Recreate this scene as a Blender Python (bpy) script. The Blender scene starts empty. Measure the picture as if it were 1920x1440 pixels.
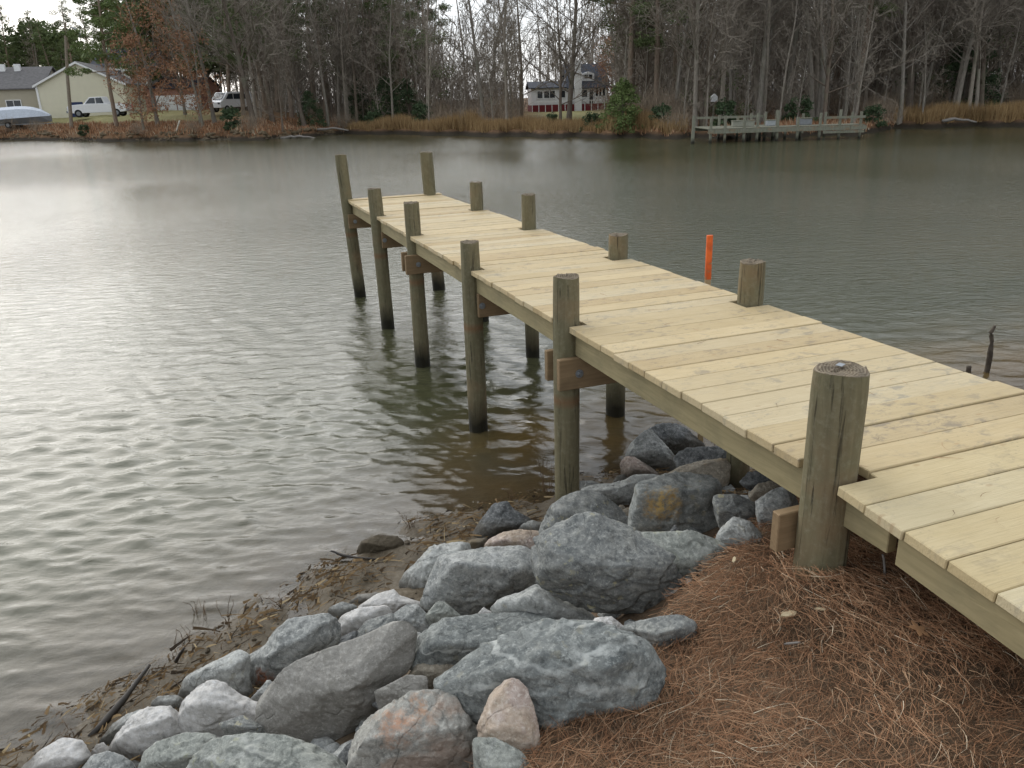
import bpy, math, random
import numpy as np
from mathutils import Matrix, Vector
random.seed(7); rng = np.random.default_rng(7)
sc = bpy.context.scene
COL = sc.collection

# ------------------------------------------------------------------ camera, sky, sun, exposure
F_PX = 1500.8                      # focal length for a 1920 px wide frame
CAM = np.array([0.0, 0.0, 2.685])
CR = np.array([0.99955, -0.01001, -0.02824]); CU = np.array([0.02996, 0.33392, 0.94213]); CF = np.array([0.0, 0.94255, -0.33407])
CU /= np.linalg.norm(CU); CF /= np.linalg.norm(CF); CR = np.cross(CF, CU)
cam = bpy.data.objects.new('camera', bpy.data.cameras.new('camera')); COL.objects.link(cam)
m = Matrix.Identity(4)
for i in range(3):
    m[i][0] = CR[i]; m[i][1] = CU[i]; m[i][2] = -CF[i]; m[i][3] = CAM[i]
cam.matrix_world = m
cam.data.sensor_width = 36; cam.data.lens = F_PX / 1920 * 36
cam.data.clip_start = 0.05; cam.data.clip_end = 6000
sc.camera = cam

SUN_EL, SUN_AZ = math.radians(25), math.radians(-32)     # azimuth from +Y, negative = left
SUN_DIR = np.array([math.sin(SUN_AZ) * math.cos(SUN_EL), math.cos(SUN_AZ) * math.cos(SUN_EL), math.sin(SUN_EL)])
world = bpy.data.worlds.new('World'); sc.world = world; world.use_nodes = True
wn = world.node_tree; wn.nodes.clear()
def wnode(t, **k):
    n = wn.nodes.new(t)
    for a, b in k.items(): setattr(n, a, b)
    return n
out = wnode('ShaderNodeOutputWorld'); bg = wnode('ShaderNodeBackground'); bg.inputs[1].default_value = 0.1
sky = wnode('ShaderNodeTexSky', sky_type='NISHITA'); sky.sun_disc = False
sky.sun_elevation = SUN_EL; sky.sun_rotation = SUN_AZ % (2 * math.pi); sky.air_density = 1.0; sky.dust_density = 2.0
geo = wnode('ShaderNodeTexCoord')
mp = wnode('ShaderNodeMapping'); mp.inputs['Scale'].default_value = (1, 1, 3.0)
cn = wnode('ShaderNodeTexNoise'); cn.inputs['Scale'].default_value = 3.2; cn.inputs['Detail'].default_value = 7; cn.inputs['Roughness'].default_value = .55
ramp = wnode('ShaderNodeValToRGB')
ramp.color_ramp.elements[0].position = .34; ramp.color_ramp.elements[0].color = (5.2, 5.7, 6.4, 1)
ramp.color_ramp.elements[1].position = .66; ramp.color_ramp.elements[1].color = (9.2, 9.4, 9.5, 1)
dot = wnode('ShaderNodeVectorMath', operation='DOT_PRODUCT'); dot.inputs[1].default_value = tuple(SUN_DIR)
mx = wnode('ShaderNodeMath', operation='MAXIMUM'); mx.inputs[1].default_value = 0
pw = wnode('ShaderNodeMath', operation='POWER'); pw.inputs[1].default_value = 2.6
ml = wnode('ShaderNodeMath', operation='MULTIPLY_ADD'); ml.inputs[1].default_value = .6; ml.inputs[2].default_value = .92
vs = wnode('ShaderNodeVectorMath', operation='SCALE')
mix = wnode('ShaderNodeMixRGB'); mix.inputs[0].default_value = .86
L = wn.links.new
L(geo.outputs['Generated'], mp.inputs[0]); L(mp.outputs[0], cn.inputs['Vector']); L(cn.outputs[0], ramp.inputs[0])
L(geo.outputs['Generated'], dot.inputs[0]); L(dot.outputs['Value'], mx.inputs[0]); L(mx.outputs[0], pw.inputs[0]); L(pw.outputs[0], ml.inputs[0])
L(ramp.outputs[0], vs.inputs[0]); L(ml.outputs[0], vs.inputs['Scale'])
L(sky.outputs[0], mix.inputs[1]); L(vs.outputs[0], mix.inputs[2]); L(mix.outputs[0], bg.inputs[0]); L(bg.outputs[0], out.inputs[0])
sun = bpy.data.objects.new('sun', bpy.data.lights.new('sun', 'SUN')); COL.objects.link(sun)
sun.data.energy = 1.0; sun.data.angle = math.radians(60); sun.data.color = (1, .97, .91)
sun.rotation_euler = Vector(-SUN_DIR).to_track_quat('-Z', 'Y').to_euler(); sun.location = (-20, 30, 40)
sc.view_settings.view_transform = 'Standard'; sc.view_settings.look = 'None'; sc.view_settings.gamma = 1
sc.view_settings.use_curve_mapping = False; sc.view_settings.exposure = 0.66
sc.render.engine = 'CYCLES'; sc.cycles.use_denoising = True; sc.cycles.max_bounces = 4; sc.cycles.diffuse_bounces = 2; sc.cycles.glossy_bounces = 2; sc.cycles.transparent_max_bounces = 6
sc.cycles.caustics_reflective = False; sc.cycles.caustics_refractive = False

# ------------------------------------------------------------------ helpers
def ray(x, y):
    d = CF + CR * (x - 960) / F_PX - CU * (y - 720) / F_PX
    return d / np.linalg.norm(d)
def at(x, y, z=0.0):               # the place at height z that the photograph shows at pixel x, y
    d = ray(x, y); return CAM + d * (z - CAM[2]) / d[2]
def far(x, y_dist):                # the place on photograph column x at a distance y_dist north
    d = ray(x, 200); return d[0] / d[1] * y_dist
_lat = np.random.default_rng(3).random((64, 64, 64)).astype(np.float32)
def vnoise(P):
    P = np.asarray(P, dtype=np.float64); i = np.floor(P).astype(int); f = P - i; f = f * f * (3 - 2 * f)
    r = 0
    for dx in (0, 1):
        for dy in (0, 1):
            for dz in (0, 1):
                w = (f[..., 0] if dx else 1 - f[..., 0]) * (f[..., 1] if dy else 1 - f[..., 1]) * (f[..., 2] if dz else 1 - f[..., 2])
                r = r + w * _lat[(i[..., 0] + dx) & 63, (i[..., 1] + dy) & 63, (i[..., 2] + dz) & 63]
    return r - .5
def fbm(P, oct=4, rough=.5, lac=2.03):
    r = 0; a = 1; P = np.asarray(P, dtype=np.float64)
    for o in range(oct): r = r + a * vnoise(P + o * 17.3); P = P * lac; a *= rough
    return r
def tag(o, label=None, cat=None, group=None, kind=None):
    if label: o['label'] = label
    if cat: o['category'] = cat
    if group: o['group'] = group
    if kind: o['kind'] = kind
    return o
def npmesh(name, V, F, mat=None, parent=None, smooth=False, tint=None, link=True, attrs=None):
    V = np.asarray(V, dtype=np.float32).reshape(-1, 3)
    me = bpy.data.meshes.new(name)
    if isinstance(F, np.ndarray):
        n, k = F.shape
        me.vertices.add(len(V)); me.vertices.foreach_set('co', V.ravel())
        me.loops.add(n * k); me.loops.foreach_set('vertex_index', F.astype(np.int32).ravel())
        me.polygons.add(n); me.polygons.foreach_set('loop_start', np.arange(0, n * k, k, dtype=np.int32))
        me.update(calc_edges=True)
    else:
        me.from_pydata(V.tolist(), [], [tuple(int(i) for i in f) for f in F])
    if smooth: me.polygons.foreach_set('use_smooth', np.ones(len(me.polygons), dtype=bool))
    if tint is not None:
        a = me.attributes.new('tint', 'FLOAT', 'POINT'); a.data.foreach_set('value', np.asarray(tint, dtype=np.float32))
    for k, v in (attrs or {}).items():
        a = me.attributes.new(k, 'FLOAT', 'POINT'); a.data.foreach_set('value', np.asarray(v, dtype=np.float32))
    if mat: me.materials.append(mat)
    me.update()
    o = bpy.data.objects.new(name, me)
    if link: COL.objects.link(o)
    if parent: o.parent = parent
    return o
def empty(name, loc=(0, 0, 0), rz=0):
    o = bpy.data.objects.new(name, None); COL.objects.link(o); o.location = tuple(float(c) for c in loc); o.rotation_euler = (0, 0, rz)
    o.empty_display_size = .2; return o
class MB:                          # collects pieces of ONE part
    def __init__(s): s.v = []; s.f = []; s.n = 0
    def add(s, V, F):
        V = np.asarray(V, dtype=float).reshape(-1, 3); s.v.append(V); s.f += [tuple(int(i) + s.n for i in f) for f in F]; s.n += len(V); return s
    def box(s, x0, x1, y0, y1, z0, z1, M=None):
        V = np.array([(x, y, z) for z in (z0, z1) for y in (y0, y1) for x in (x0, x1)], float)
        if M is not None: V = V @ np.array(M).T
        return s.add(V, [(0, 2, 3, 1), (4, 5, 7, 6), (0, 1, 5, 4), (2, 6, 7, 3), (0, 4, 6, 2), (1, 3, 7, 5)])
    def prism(s, poly, z0, z1):    # polygon in xy, extruded in z
        n = len(poly); V = [(x, y, z0) for x, y in poly] + [(x, y, z1) for x, y in poly]
        return s.add(V, [tuple(range(n))[::-1], tuple(range(n, 2 * n))] + [(i, (i + 1) % n, n + (i + 1) % n, n + i) for i in range(n)])
    def prism_y(s, poly, y0, y1):  # polygon in xz, extruded in y
        n = len(poly); V = [(x, y0, z) for x, z in poly] + [(x, y1, z) for x, z in poly]
        return s.add(V, [tuple(range(n)), tuple(range(n, 2 * n))[::-1]] + [((i + 1) % n, i, n + i, n + (i + 1) % n) for i in range(n)])
    def tube(s, pts, rad, k=6, cap=True):
        V, F = tube(pts, rad, k, cap); return s.add(V, F)
    def build(s, name, mat, parent=None, smooth=False, bevel=0):
        o = npmesh(name, np.concatenate(s.v), s.f, mat, parent, smooth)
        if bevel:
            import bmesh
            b = bmesh.new(); b.from_mesh(o.data); bmesh.ops.bevel(b, geom=b.edges[:], offset=bevel, segments=1, affect='EDGES', clamp_overlap=True)
            b.to_mesh(o.data); b.free()
        return o
def tube(pts, rad, k=6, cap=True):
    pts = np.asarray(pts, float); n = len(pts); rad = np.broadcast_to(rad, (n,))
    T = np.gradient(pts, axis=0); T /= np.linalg.norm(T, axis=1)[:, None] + 1e-9
    ref = np.array([0, 0, 1.0]) if abs(T[0][2]) < .9 else np.array([1.0, 0, 0])
    A = np.cross(T, ref); A /= np.linalg.norm(A, axis=1)[:, None] + 1e-9; B = np.cross(T, A)
    an = np.arange(k) * 2 * np.pi / k
    V = pts[:, None] + rad[:, None, None] * (A[:, None] * np.cos(an)[None, :, None] + B[:, None] * np.sin(an)[None, :, None])
    F = [(i * k + j, i * k + (j + 1) % k, (i + 1) * k + (j + 1) % k, (i + 1) * k + j) for i in range(n - 1) for j in range(k)]
    if cap: F += [tuple(range(k))[::-1], tuple((n - 1) * k + j for j in range(k))]
    return V.reshape(-1, 3), F
def dup_tree(root, loc, rz, scale=1, **kw):
    r = root.copy(); COL.objects.link(r); r.location = tuple(float(c) for c in loc); r.rotation_euler = (0, 0, rz)
    r.scale = scale if isinstance(scale, tuple) else (scale,) * 3
    for ch in root.children:
        c = ch.copy(); COL.objects.link(c); c.parent = r
        for g in ch.children:
            d = g.copy(); COL.objects.link(d); d.parent = c
    tag(r, **kw); return r

# ------------------------------------------------------------------ material helper
class Mat:
    def __init__(s, name, rough=.8, spec=.3):
        s.m = bpy.data.materials.new(name); s.m.use_nodes = True; s.t = s.m.node_tree
        s.b = s.t.nodes['Principled BSDF']; s.b.inputs['Roughness'].default_value = rough; s.b.inputs['Specular IOR Level'].default_value = spec
        s.tc = s.t.nodes.new('ShaderNodeTexCoord'); s.gm = s.t.nodes.new('ShaderNodeNewGeometry')
    def n(s, t, **k):
        x = s.t.nodes.new(t)
        for a, b in k.items(): setattr(x, a, b)
        return x
    def put(s, sock, v):
        if hasattr(v, 'is_output') or isinstance(v, bpy.types.NodeSocket): s.t.links.new(v, sock)
        elif isinstance(v, (tuple, list)) and len(v) == 3 and sock.type == 'RGBA': sock.default_value = (*v, 1)
        else: sock.default_value = v
    def coord(s, scale=(1, 1, 1), rnd=False, src='Object', rot=(0, 0, 0)):
        p = s.n('ShaderNodeMapping'); p.inputs['Scale'].default_value = scale; p.inputs['Rotation'].default_value = rot
        s.t.links.new(s.gm.outputs['Position'] if src == 'World' else s.tc.outputs[src], p.inputs['Vector'])
        if rnd:
            oi = s.n('ShaderNodeObjectInfo'); q = s.math('MULTIPLY', oi.outputs['Random'], 37.0)
            c = s.n('ShaderNodeCombineXYZ'); [s.t.links.new(q, c.inputs[i]) for i in range(3)]
            s.t.links.new(c.outputs[0], p.inputs['Location'])
        return p.outputs[0]
    def noise(s, vec, scale=5, detail=4, rough=.55, dist=0, col=False):
        x = s.n('ShaderNodeTexNoise'); s.put(x.inputs['Vector'], vec)
        for a, b in (('Scale', scale), ('Detail', detail), ('Roughness', rough), ('Distortion', dist)): x.inputs[a].default_value = b
        return x.outputs['Color' if col else 'Fac']
    def voro(s, vec, scale=5, feature='F1', out='Distance', rand=1, dim='3D'):
        x = s.n('ShaderNodeTexVoronoi', feature=feature); x.voronoi_dimensions = dim; s.put(x.inputs['Vector'], vec); x.inputs['Scale'].default_value = scale
        x.inputs['Randomness'].default_value = rand; return x.outputs[out]
    def ramp(s, fac, *st):
        x = s.n('ShaderNodeValToRGB'); s.put(x.inputs[0], fac); e = x.color_ramp.elements
        while len(e) < len(st): e.new(.5)
        for i, (p, c) in enumerate(st):
            e[i].position = p; e[i].color = (*c, 1) if isinstance(c, (tuple, list)) else (c, c, c, 1)
        return x.outputs[0]
    def mix(s, fac, a, b, mode='MIX'):
        x = s.n('ShaderNodeMixRGB', blend_type=mode); s.put(x.inputs[0], fac); s.put(x.inputs[1], a); s.put(x.inputs[2], b); return x.outputs[0]
    def math(s, op, a, b=None, c=None):
        x = s.n('ShaderNodeMath', operation=op); s.put(x.inputs[0], a)
        if b is not None: s.put(x.inputs[1], b)
        if c is not None: s.put(x.inputs[2], c)
        return x.outputs[0]
    def attr(s, name): x = s.n('ShaderNodeAttribute'); x.attribute_name = name; return x.outputs['Fac']
    def rand(s): return s.n('ShaderNodeObjectInfo').outputs['Random']
    def zpos(s):
        x = s.n('ShaderNodeSeparateXYZ'); s.t.links.new(s.gm.outputs['Position'], x.inputs[0]); return x.outputs['Z']
    def bump(s, h, strength=.5, dist=.01, prev=None):
        x = s.n('ShaderNodeBump'); x.inputs['Strength'].default_value = strength; x.inputs['Distance'].default_value = dist
        s.put(x.inputs['Height'], h)
        if prev is not None: s.t.links.new(prev, x.inputs['Normal'])
        s.t.links.new(x.outputs[0], s.b.inputs['Normal']); return x.outputs[0]
    def color(s, c): s.put(s.b.inputs['Base Color'], c); return s
    def rough(s, r): s.put(s.b.inputs['Roughness'], r); return s

def flat(name, c, rough=.7, spec=.3, var=.12, scale=8):
    M = Mat(name, rough, spec); n = M.noise(M.coord(rnd=True), scale, 5)
    M.color(M.ramp(n, (.3, tuple(x * (1 - var) for x in c)), (.7, tuple(min(1, x * (1 + var)) for x in c)))); return M.m

# ------------------------------------------------------------------ materials
def plank_mat(name, c0, c1, stain=.5, green=0):
    M = Mat(name, .72, .25)
    v = M.coord((1.4, 14, 14), rnd=True)
    g = M.noise(v, 3.2, 6, .6, 1.2)                       # long grain
    col = M.ramp(g, (.25, c0), (.75, c1))
    v2 = M.coord((1, 1, 1), rnd=True)
    blot = M.noise(v2, 3.0, 4, .6)
    col = M.mix(M.ramp(blot, (.42, 0.0), (.72, .55)), col, tuple(c * f for c, f in zip(c0, (.86, .80, .66))))
    sm = M.noise(M.coord((1, 1.6, 1), rnd=True), 9.5, 7, .72, .4)   # mildew smudges
    area = M.noise(v2, 2.1, 2, .5)
    sf = M.math('MULTIPLY', M.ramp(sm, (.52, 0.0), (.64, 1.0)), M.ramp(area, (.36, 0.0), (.54, stain)))
    col = M.mix(sf, col, (.15, .125, .11))
    kn = M.voro(M.coord((1.25, 2.6, 1), rnd=True), 2.6, dim='2D')    # knots
    kf = M.math('MULTIPLY', M.ramp(kn, (.03, 1.0), (.062, 0.0)), M.ramp(M.noise(M.coord(rnd=True), 1.7, 2), (.46, 0.0), (.5, 1.0)))
    col = M.mix(M.math('MULTIPLY', kf, .62), col, (.30, .15, .055))
    spk = M.voro(v2, 22, dim='2D'); col = M.mix(M.math('MULTIPLY', M.ramp(spk, (.06, 1.0), (.11, 0.0)), M.ramp(area, (.45, 0.0), (.6, .6))), col, (.10, .08, .06))
    r = M.rand(); col = M.mix(.48, col, M.ramp(r, (0, (.38, .28, .14)), (.35, (.56, .50, .35)), (.7, (.46, .37, .21)), (1, (.62, .51, .31))))
    fg = M.noise(M.coord((2.2, 60, 20), rnd=True), 3, 4, .6); col = M.mix(M.ramp(fg, (.52, 0.0), (.75, .4)), col, tuple(c * .6 for c in c0)); M.color(col); h = M.math('ADD', g, M.math('MULTIPLY', fg, .6)); M.bump(h, .5, .005); return M.m
m_plank = plank_mat('new_pine_decking', (.44, .325, .17), (.56, .44, .265), 1.0)
m_ramp = plank_mat('new_pine_ramp_boards', (.50, .395, .215), (.62, .51, .31), .6)
def beam_mat(name, c0, c1):
    M = Mat(name, .75, .2); g = M.noise(M.coord((14, 1.2, 14), rnd=True), 3, 6, .6, 1)
    col = M.ramp(g, (.25, c0), (.75, c1)); b = M.noise(M.coord(rnd=True), 4, 5, .6)
    col = M.mix(M.ramp(b, (.5, 0.0), (.75, .5)), col, (.14, .13, .08)); M.color(col); M.bump(g, .3, .004); return M.m
m_stringer = beam_mat('treated_stringer', (.24, .20, .11), (.36, .30, .17))
def cross_mat(name, c0, c1):
    M = Mat(name, .75, .2); g = M.noise(M.coord((1.2, 14, 14), rnd=True), 3, 6, .6, 1)
    col = M.ramp(g, (.25, c0), (.75, c1)); b = M.noise(M.coord(rnd=True), 5, 5, .6)
    col = M.mix(M.ramp(b, (.45, 0.0), (.75, .5)), col, (.12, .09, .05)); M.color(col); M.bump(g, .3, .004); return M.m
m_cross = cross_mat('fresh_cross_beam', (.20, .135, .075), (.30, .21, .12))
def post_mat(name, c0, c1, ring=True):
    M = Mat(name, .8, .2); v = M.coord((9, 9, .8), rnd=True); g = M.noise(v, 3, 6, .6, .8)
    col = M.ramp(g, (.25, c0), (.78, c1)); v1 = M.coord(rnd=True); b = M.noise(v1, 5, 5, .62)
    col = M.mix(M.ramp(b, (.45, 0.0), (.75, .55)), col, (.13, .13, .075))
    rr = M.noise(v1, 2.2, 3, .5); col = M.mix(M.ramp(rr, (.56, 0.0), (.68, .5)), col, (.25, .16, .09))
    ck = M.noise(M.coord((26, 26, 1.0), rnd=True), 2.2, 4, .6, .5); cf = M.ramp(ck, (.60, 0.0), (.68, 1.0)); col = M.mix(M.math('MULTIPLY', cf, .75), col, (.035, .03, .02))
    gr = M.noise(M.coord(rnd=True), 34, 5, .7); col = M.mix(M.ramp(gr, (.5, 0.0), (.72, .35)), col, (.30, .28, .20))
    z = M.zpos(); zn = M.math('ADD', z, M.math('MULTIPLY', M.noise(M.coord((1, 1, .3), src='World'), 16, 4), -.16))
    if ring:
        d = M.math('ABSOLUTE', M.math('SUBTRACT', z, .93)); col = M.mix(M.math('MULTIPLY', M.ramp(d, (.0, 1.0), (.05, 0.0)), .5), col, (.22, .09, .04))
    wet = M.ramp(M.math('ADD', M.math('MULTIPLY', zn, 2.0), .22), (.22, 1.0), (.72, 0.0))
    col = M.mix(wet, col, (.022, .020, .013)); M.color(col)
    M.rough(M.math('SUBTRACT', .82, M.math('MULTIPLY', wet, .35)))
    h = M.math('SUBTRACT', M.math('ADD', g, M.math('MULTIPLY', gr, .5)), M.math('MULTIPLY', cf, .9)); M.bump(h, .7, .008); return M.m
m_post = post_mat('treated_pile', (.12, .104, .06), (.22, .19, .115))
M = Mat('pile_end_grain', .9, .1); v = M.coord(rnd=False); w = M.n('ShaderNodeTexWave', wave_type='RINGS', rings_direction='Z'); M.put(w.inputs['Vector'], v)
w.inputs['Scale'].default_value = 28; w.inputs['Distortion'].default_value = 2.5
M.color(M.mix(M.noise(v, 30, 5), M.ramp(w.outputs['Fac'], (.2, (.17, .13, .09)), (.8, (.36, .30, .21))), (.12, .10, .08))); M.bump(M.noise(v, 60, 5), .6, .006); m_endgrain = M.m
m_galv = flat('galvanised_steel', (.34, .36, .38), .45, .5); m_galv.node_tree.nodes['Principled BSDF'].inputs['Metallic'].default_value = .7

def rock_mat(name, c0, c1, c2, spots=0.0, spotc=(.42, .36, .2), veins=0.0, veinc=(.6, .6, .58), stain=0.0, stainc=(.5, .33, .12), band=0.0, scale=1.0, dark=.5):
    M = Mat(name, .82, .28); v = M.coord(rnd=True); vs = 1 / scale
    wv = M.mix(.12 * scale, v, M.noise(v, 2.5 * vs, 4, .6, col=True), 'LINEAR_LIGHT')
    st = M.n('ShaderNodeMapping'); st.inputs['Scale'].default_value = (1, 1, 4.2); st.inputs['Rotation'].default_value = (.6, .45, .2); M.put(st.inputs[0], wv)
    foli = M.noise(st.outputs[0], 4.5 * vs, 7, .65, .5)
    mott = M.noise(wv, 9 * vs, 8, .74)
    g2 = M.noise(v, 19 * vs, 6, .8)
    col = M.ramp(M.mix(.5, M.mix(.2, mott, foli), g2), (.37, c0), (.5, c1), (.62, c2))
    fine = M.noise(v, 55 * vs, 5, .8); col = M.mix(M.ramp(fine, (.50, 0.0), (.66, .6)), col, tuple(min(.75, x * 1.45 + .03) for x in c2))
    grit = M.noise(v, 30 * vs, 6, .8); col = M.mix(M.ramp(grit, (.34, dark * 1.3), (.48, 0.0)), col, tuple(x * .33 for x in c0))
    if band:
        w = M.n('ShaderNodeTexWave', wave_type='BANDS', bands_direction='Z'); M.put(w.inputs['Vector'], wv)
        w.inputs['Scale'].default_value = 3.4 * vs; w.inputs['Distortion'].default_value = 5.5; w.inputs['Detail'].default_value = 5; w.inputs['Detail Scale'].default_value = 1.6
        col = M.mix(M.math('MULTIPLY', M.math('MULTIPLY', M.ramp(w.outputs['Fac'], (.88, 0.0), (.99, 1.0)), M.ramp(M.noise(v, 7, 6, .7), (.42, .15), (.6, 1.0))), band), col, veinc)
    if veins:
        e = M.voro(M.mix(.2, v, M.noise(v, 3, 5, .6, col=True), 'LINEAR_LIGHT'), 2.6 * vs, 'DISTANCE_TO_EDGE')
        gate = M.ramp(M.noise(v, 2.2, 2), (.48, 0.0), (.58, 1.0))
        col = M.mix(M.math('MULTIPLY', M.math('MULTIPLY', M.ramp(e, (.0, 1.0), (.03, 0.0)), gate), veins), col, veinc)
    if spots:
        d = M.voro(M.mix(.04, v, M.noise(v, 30, 3, .6, col=True), 'LINEAR_LIGHT'), 15 * vs)
        gate = M.ramp(M.noise(v, 5, 3), (.46, 0.0), (.6, 1.0))
        col = M.mix(M.math('MULTIPLY', M.math('MULTIPLY', M.ramp(d, (.16, 1.0), (.27, 0.0)), gate), spots), col, spotc)
    if stain:
        n = M.noise(v, 3.6 * vs, 7, .62); col = M.mix(M.math('MULTIPLY', M.ramp(n, (.53, 0.0), (.60, 1.0)), stain), col, stainc)
    e3 = M.voro(wv, 4.2 * vs, 'DISTANCE_TO_EDGE'); col = M.mix(M.math('MULTIPLY', M.math('MULTIPLY', M.ramp(e3, (.0, 1.0), (.014, 0.0)), M.ramp(M.noise(v, 3, 3), (.54, 0.0), (.62, 1.0))), .3), col, tuple(x * .4 for x in c0))
    z = M.zpos(); wet = M.ramp(M.math('ADD', M.math('MULTIPLY', z, 2.5), M.math('MULTIPLY', M.noise(v, 9, 4), -.4)), (.02, .75), (.22, 0.0))
    col = M.mix(wet, col, (.06, .05, .035))
    M.color(col)
    h = M.math('ADD', M.math('MULTIPLY', mott, .7), M.math('ADD', M.math('MULTIPLY', foli, .3), M.math('MULTIPLY', g2, .45)))
    e2 = M.voro(wv, 4.2 * vs, 'DISTANCE_TO_EDGE'); ck = M.math('MULTIPLY', M.ramp(e2, (.0, 1.0), (.018, 0.0)), M.ramp(M.noise(v, 3, 3), (.54, 0.0), (.62, 1.0)))
    h = M.math('SUBTRACT', h, M.math('MULTIPLY', ck, .22))
    M.bump(h, .9, .018 * scale); return M.m
RM = {
 'speck': rock_mat('speckled_grey_stone', (.10, .11, .11), (.20, .205, .195), (.32, .32, .29), .85, (.46, .42, .26), 0, scale=.8),
 'blue': rock_mat('blue_grey_stone', (.14, .148, .144), (.275, .282, .27), (.44, .44, .41), .0, veins=.5),
 'green': rock_mat('greenish_grey_stone', (.15, .162, .145), (.265, .275, .248), (.37, .378, .335), .3, (.36, .36, .2), veins=.3),
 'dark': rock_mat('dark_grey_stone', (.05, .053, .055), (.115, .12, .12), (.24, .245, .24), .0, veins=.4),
 'band': rock_mat('banded_grey_stone', (.09, .10, .10), (.18, .19, .18), (.30, .31, .29), .15, veinc=(.52, .53, .50), band=.75),
 'white': rock_mat('pale_quartz_stone', (.34, .33, .31), (.52, .50, .47), (.66, .64, .61), .0, veins=.2, veinc=(.3, .3, .3), dark=.35),
 'tan': rock_mat('tan_stone', (.19, .16, .12), (.29, .255, .20), (.40, .36, .29), .0, stain=.5, stainc=(.36, .26, .14), dark=.35),
 'slab': rock_mat('smooth_taupe_stone', (.20, .19, .165), (.275, .262, .235), (.345, .33, .30), .0, veins=.2, veinc=(.42, .40, .36), dark=.22),
 'pink': rock_mat('pinkish_stone', (.27, .20, .165), (.42, .335, .285), (.54, .46, .41), .0, stain=.3, stainc=(.48, .38, .24)),
 'orange': rock_mat('grey_stone_with_orange_patches', (.19, .19, .17), (.30, .29, .26), (.40, .39, .35), .0, stain=.3, stainc=(.47, .27, .17)),
 'yellow': rock_mat('grey_stone_with_yellow_stain', (.14, .15, .145), (.25, .26, .245), (.36, .36, .33), .35, stain=.0),
 'light': rock_mat('light_grey_stone', (.22, .225, .21), (.34, .345, .325), (.46, .465, .44), .2, veins=.3),
 'mud': rock_mat('mud_coated_stone', (.05, .035, .018), (.11, .08, .045), (.18, .14, .085), .0),
}
def terrain_mats():
    M = Mat('bank_soil', .9, .2); v = M.coord(src='World'); n = M.noise(v, 5, 8, .65); n2 = M.noise(v, 38, 6, .7)
    straw = M.ramp(M.mix(.5, n, n2), (.32, (.04, .028, .018)), (.5, (.11, .074, .046)), (.7, (.19, .135, .088)))
    mud = M.ramp(M.mix(.5, n, n2), (.34, (.05, .038, .024)), (.5, (.115, .092, .062)), (.66, (.20, .17, .125)))
    a = M.attr('mud'); z = M.zpos()
    col = M.mix(a, straw, mud)
    wet = M.ramp(z, (.0, 1.0), (.12, 0.0)); col = M.mix(M.math('MULTIPLY', wet, .45), col, (.10, .078, .05))
    bed = M.ramp(M.noise(v, 1.6, 4), (.4, (.10, .078, .045)), (.6, (.26, .175, .08)))
    col = M.mix(M.ramp(M.math('ADD', M.math('MULTIPLY', z, -3), .0), (.1, 0.0), (.5, 1.0)), col, bed)
    M.color(col); M.rough(M.math('SUBTRACT', .92, M.math('MULTIPLY', wet, .55)))
    M.bump(M.math('ADD', n, M.math('MULTIPLY', n2, .5)), .8, .03); return M.m
m_bank = terrain_mats()
def far_mat():
    M = Mat('far_bank_soil', .95, .1); v = M.coord(src='World'); n = M.noise(v, .35, 7, .7); n2 = M.noise(v, 3, 6, .7)
    leaf = M.ramp(M.mix(.5, n, n2), (.3, (.06, .036, .02)), (.5, (.14, .082, .045)), (.7, (.23, .14, .075)))
    lawn = M.ramp(M.mix(.5, n, n2), (.3, (.15, .14, .06)), (.7, (.30, .27, .13)))
    col = M.mix(M.attr('lawn'), leaf, lawn)
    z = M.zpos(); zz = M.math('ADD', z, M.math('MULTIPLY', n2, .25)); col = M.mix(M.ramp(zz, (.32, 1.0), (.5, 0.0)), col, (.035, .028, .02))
    M.color(col); M.bump(n2, .8, .15); return M.m
m_far = far_mat()
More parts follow.
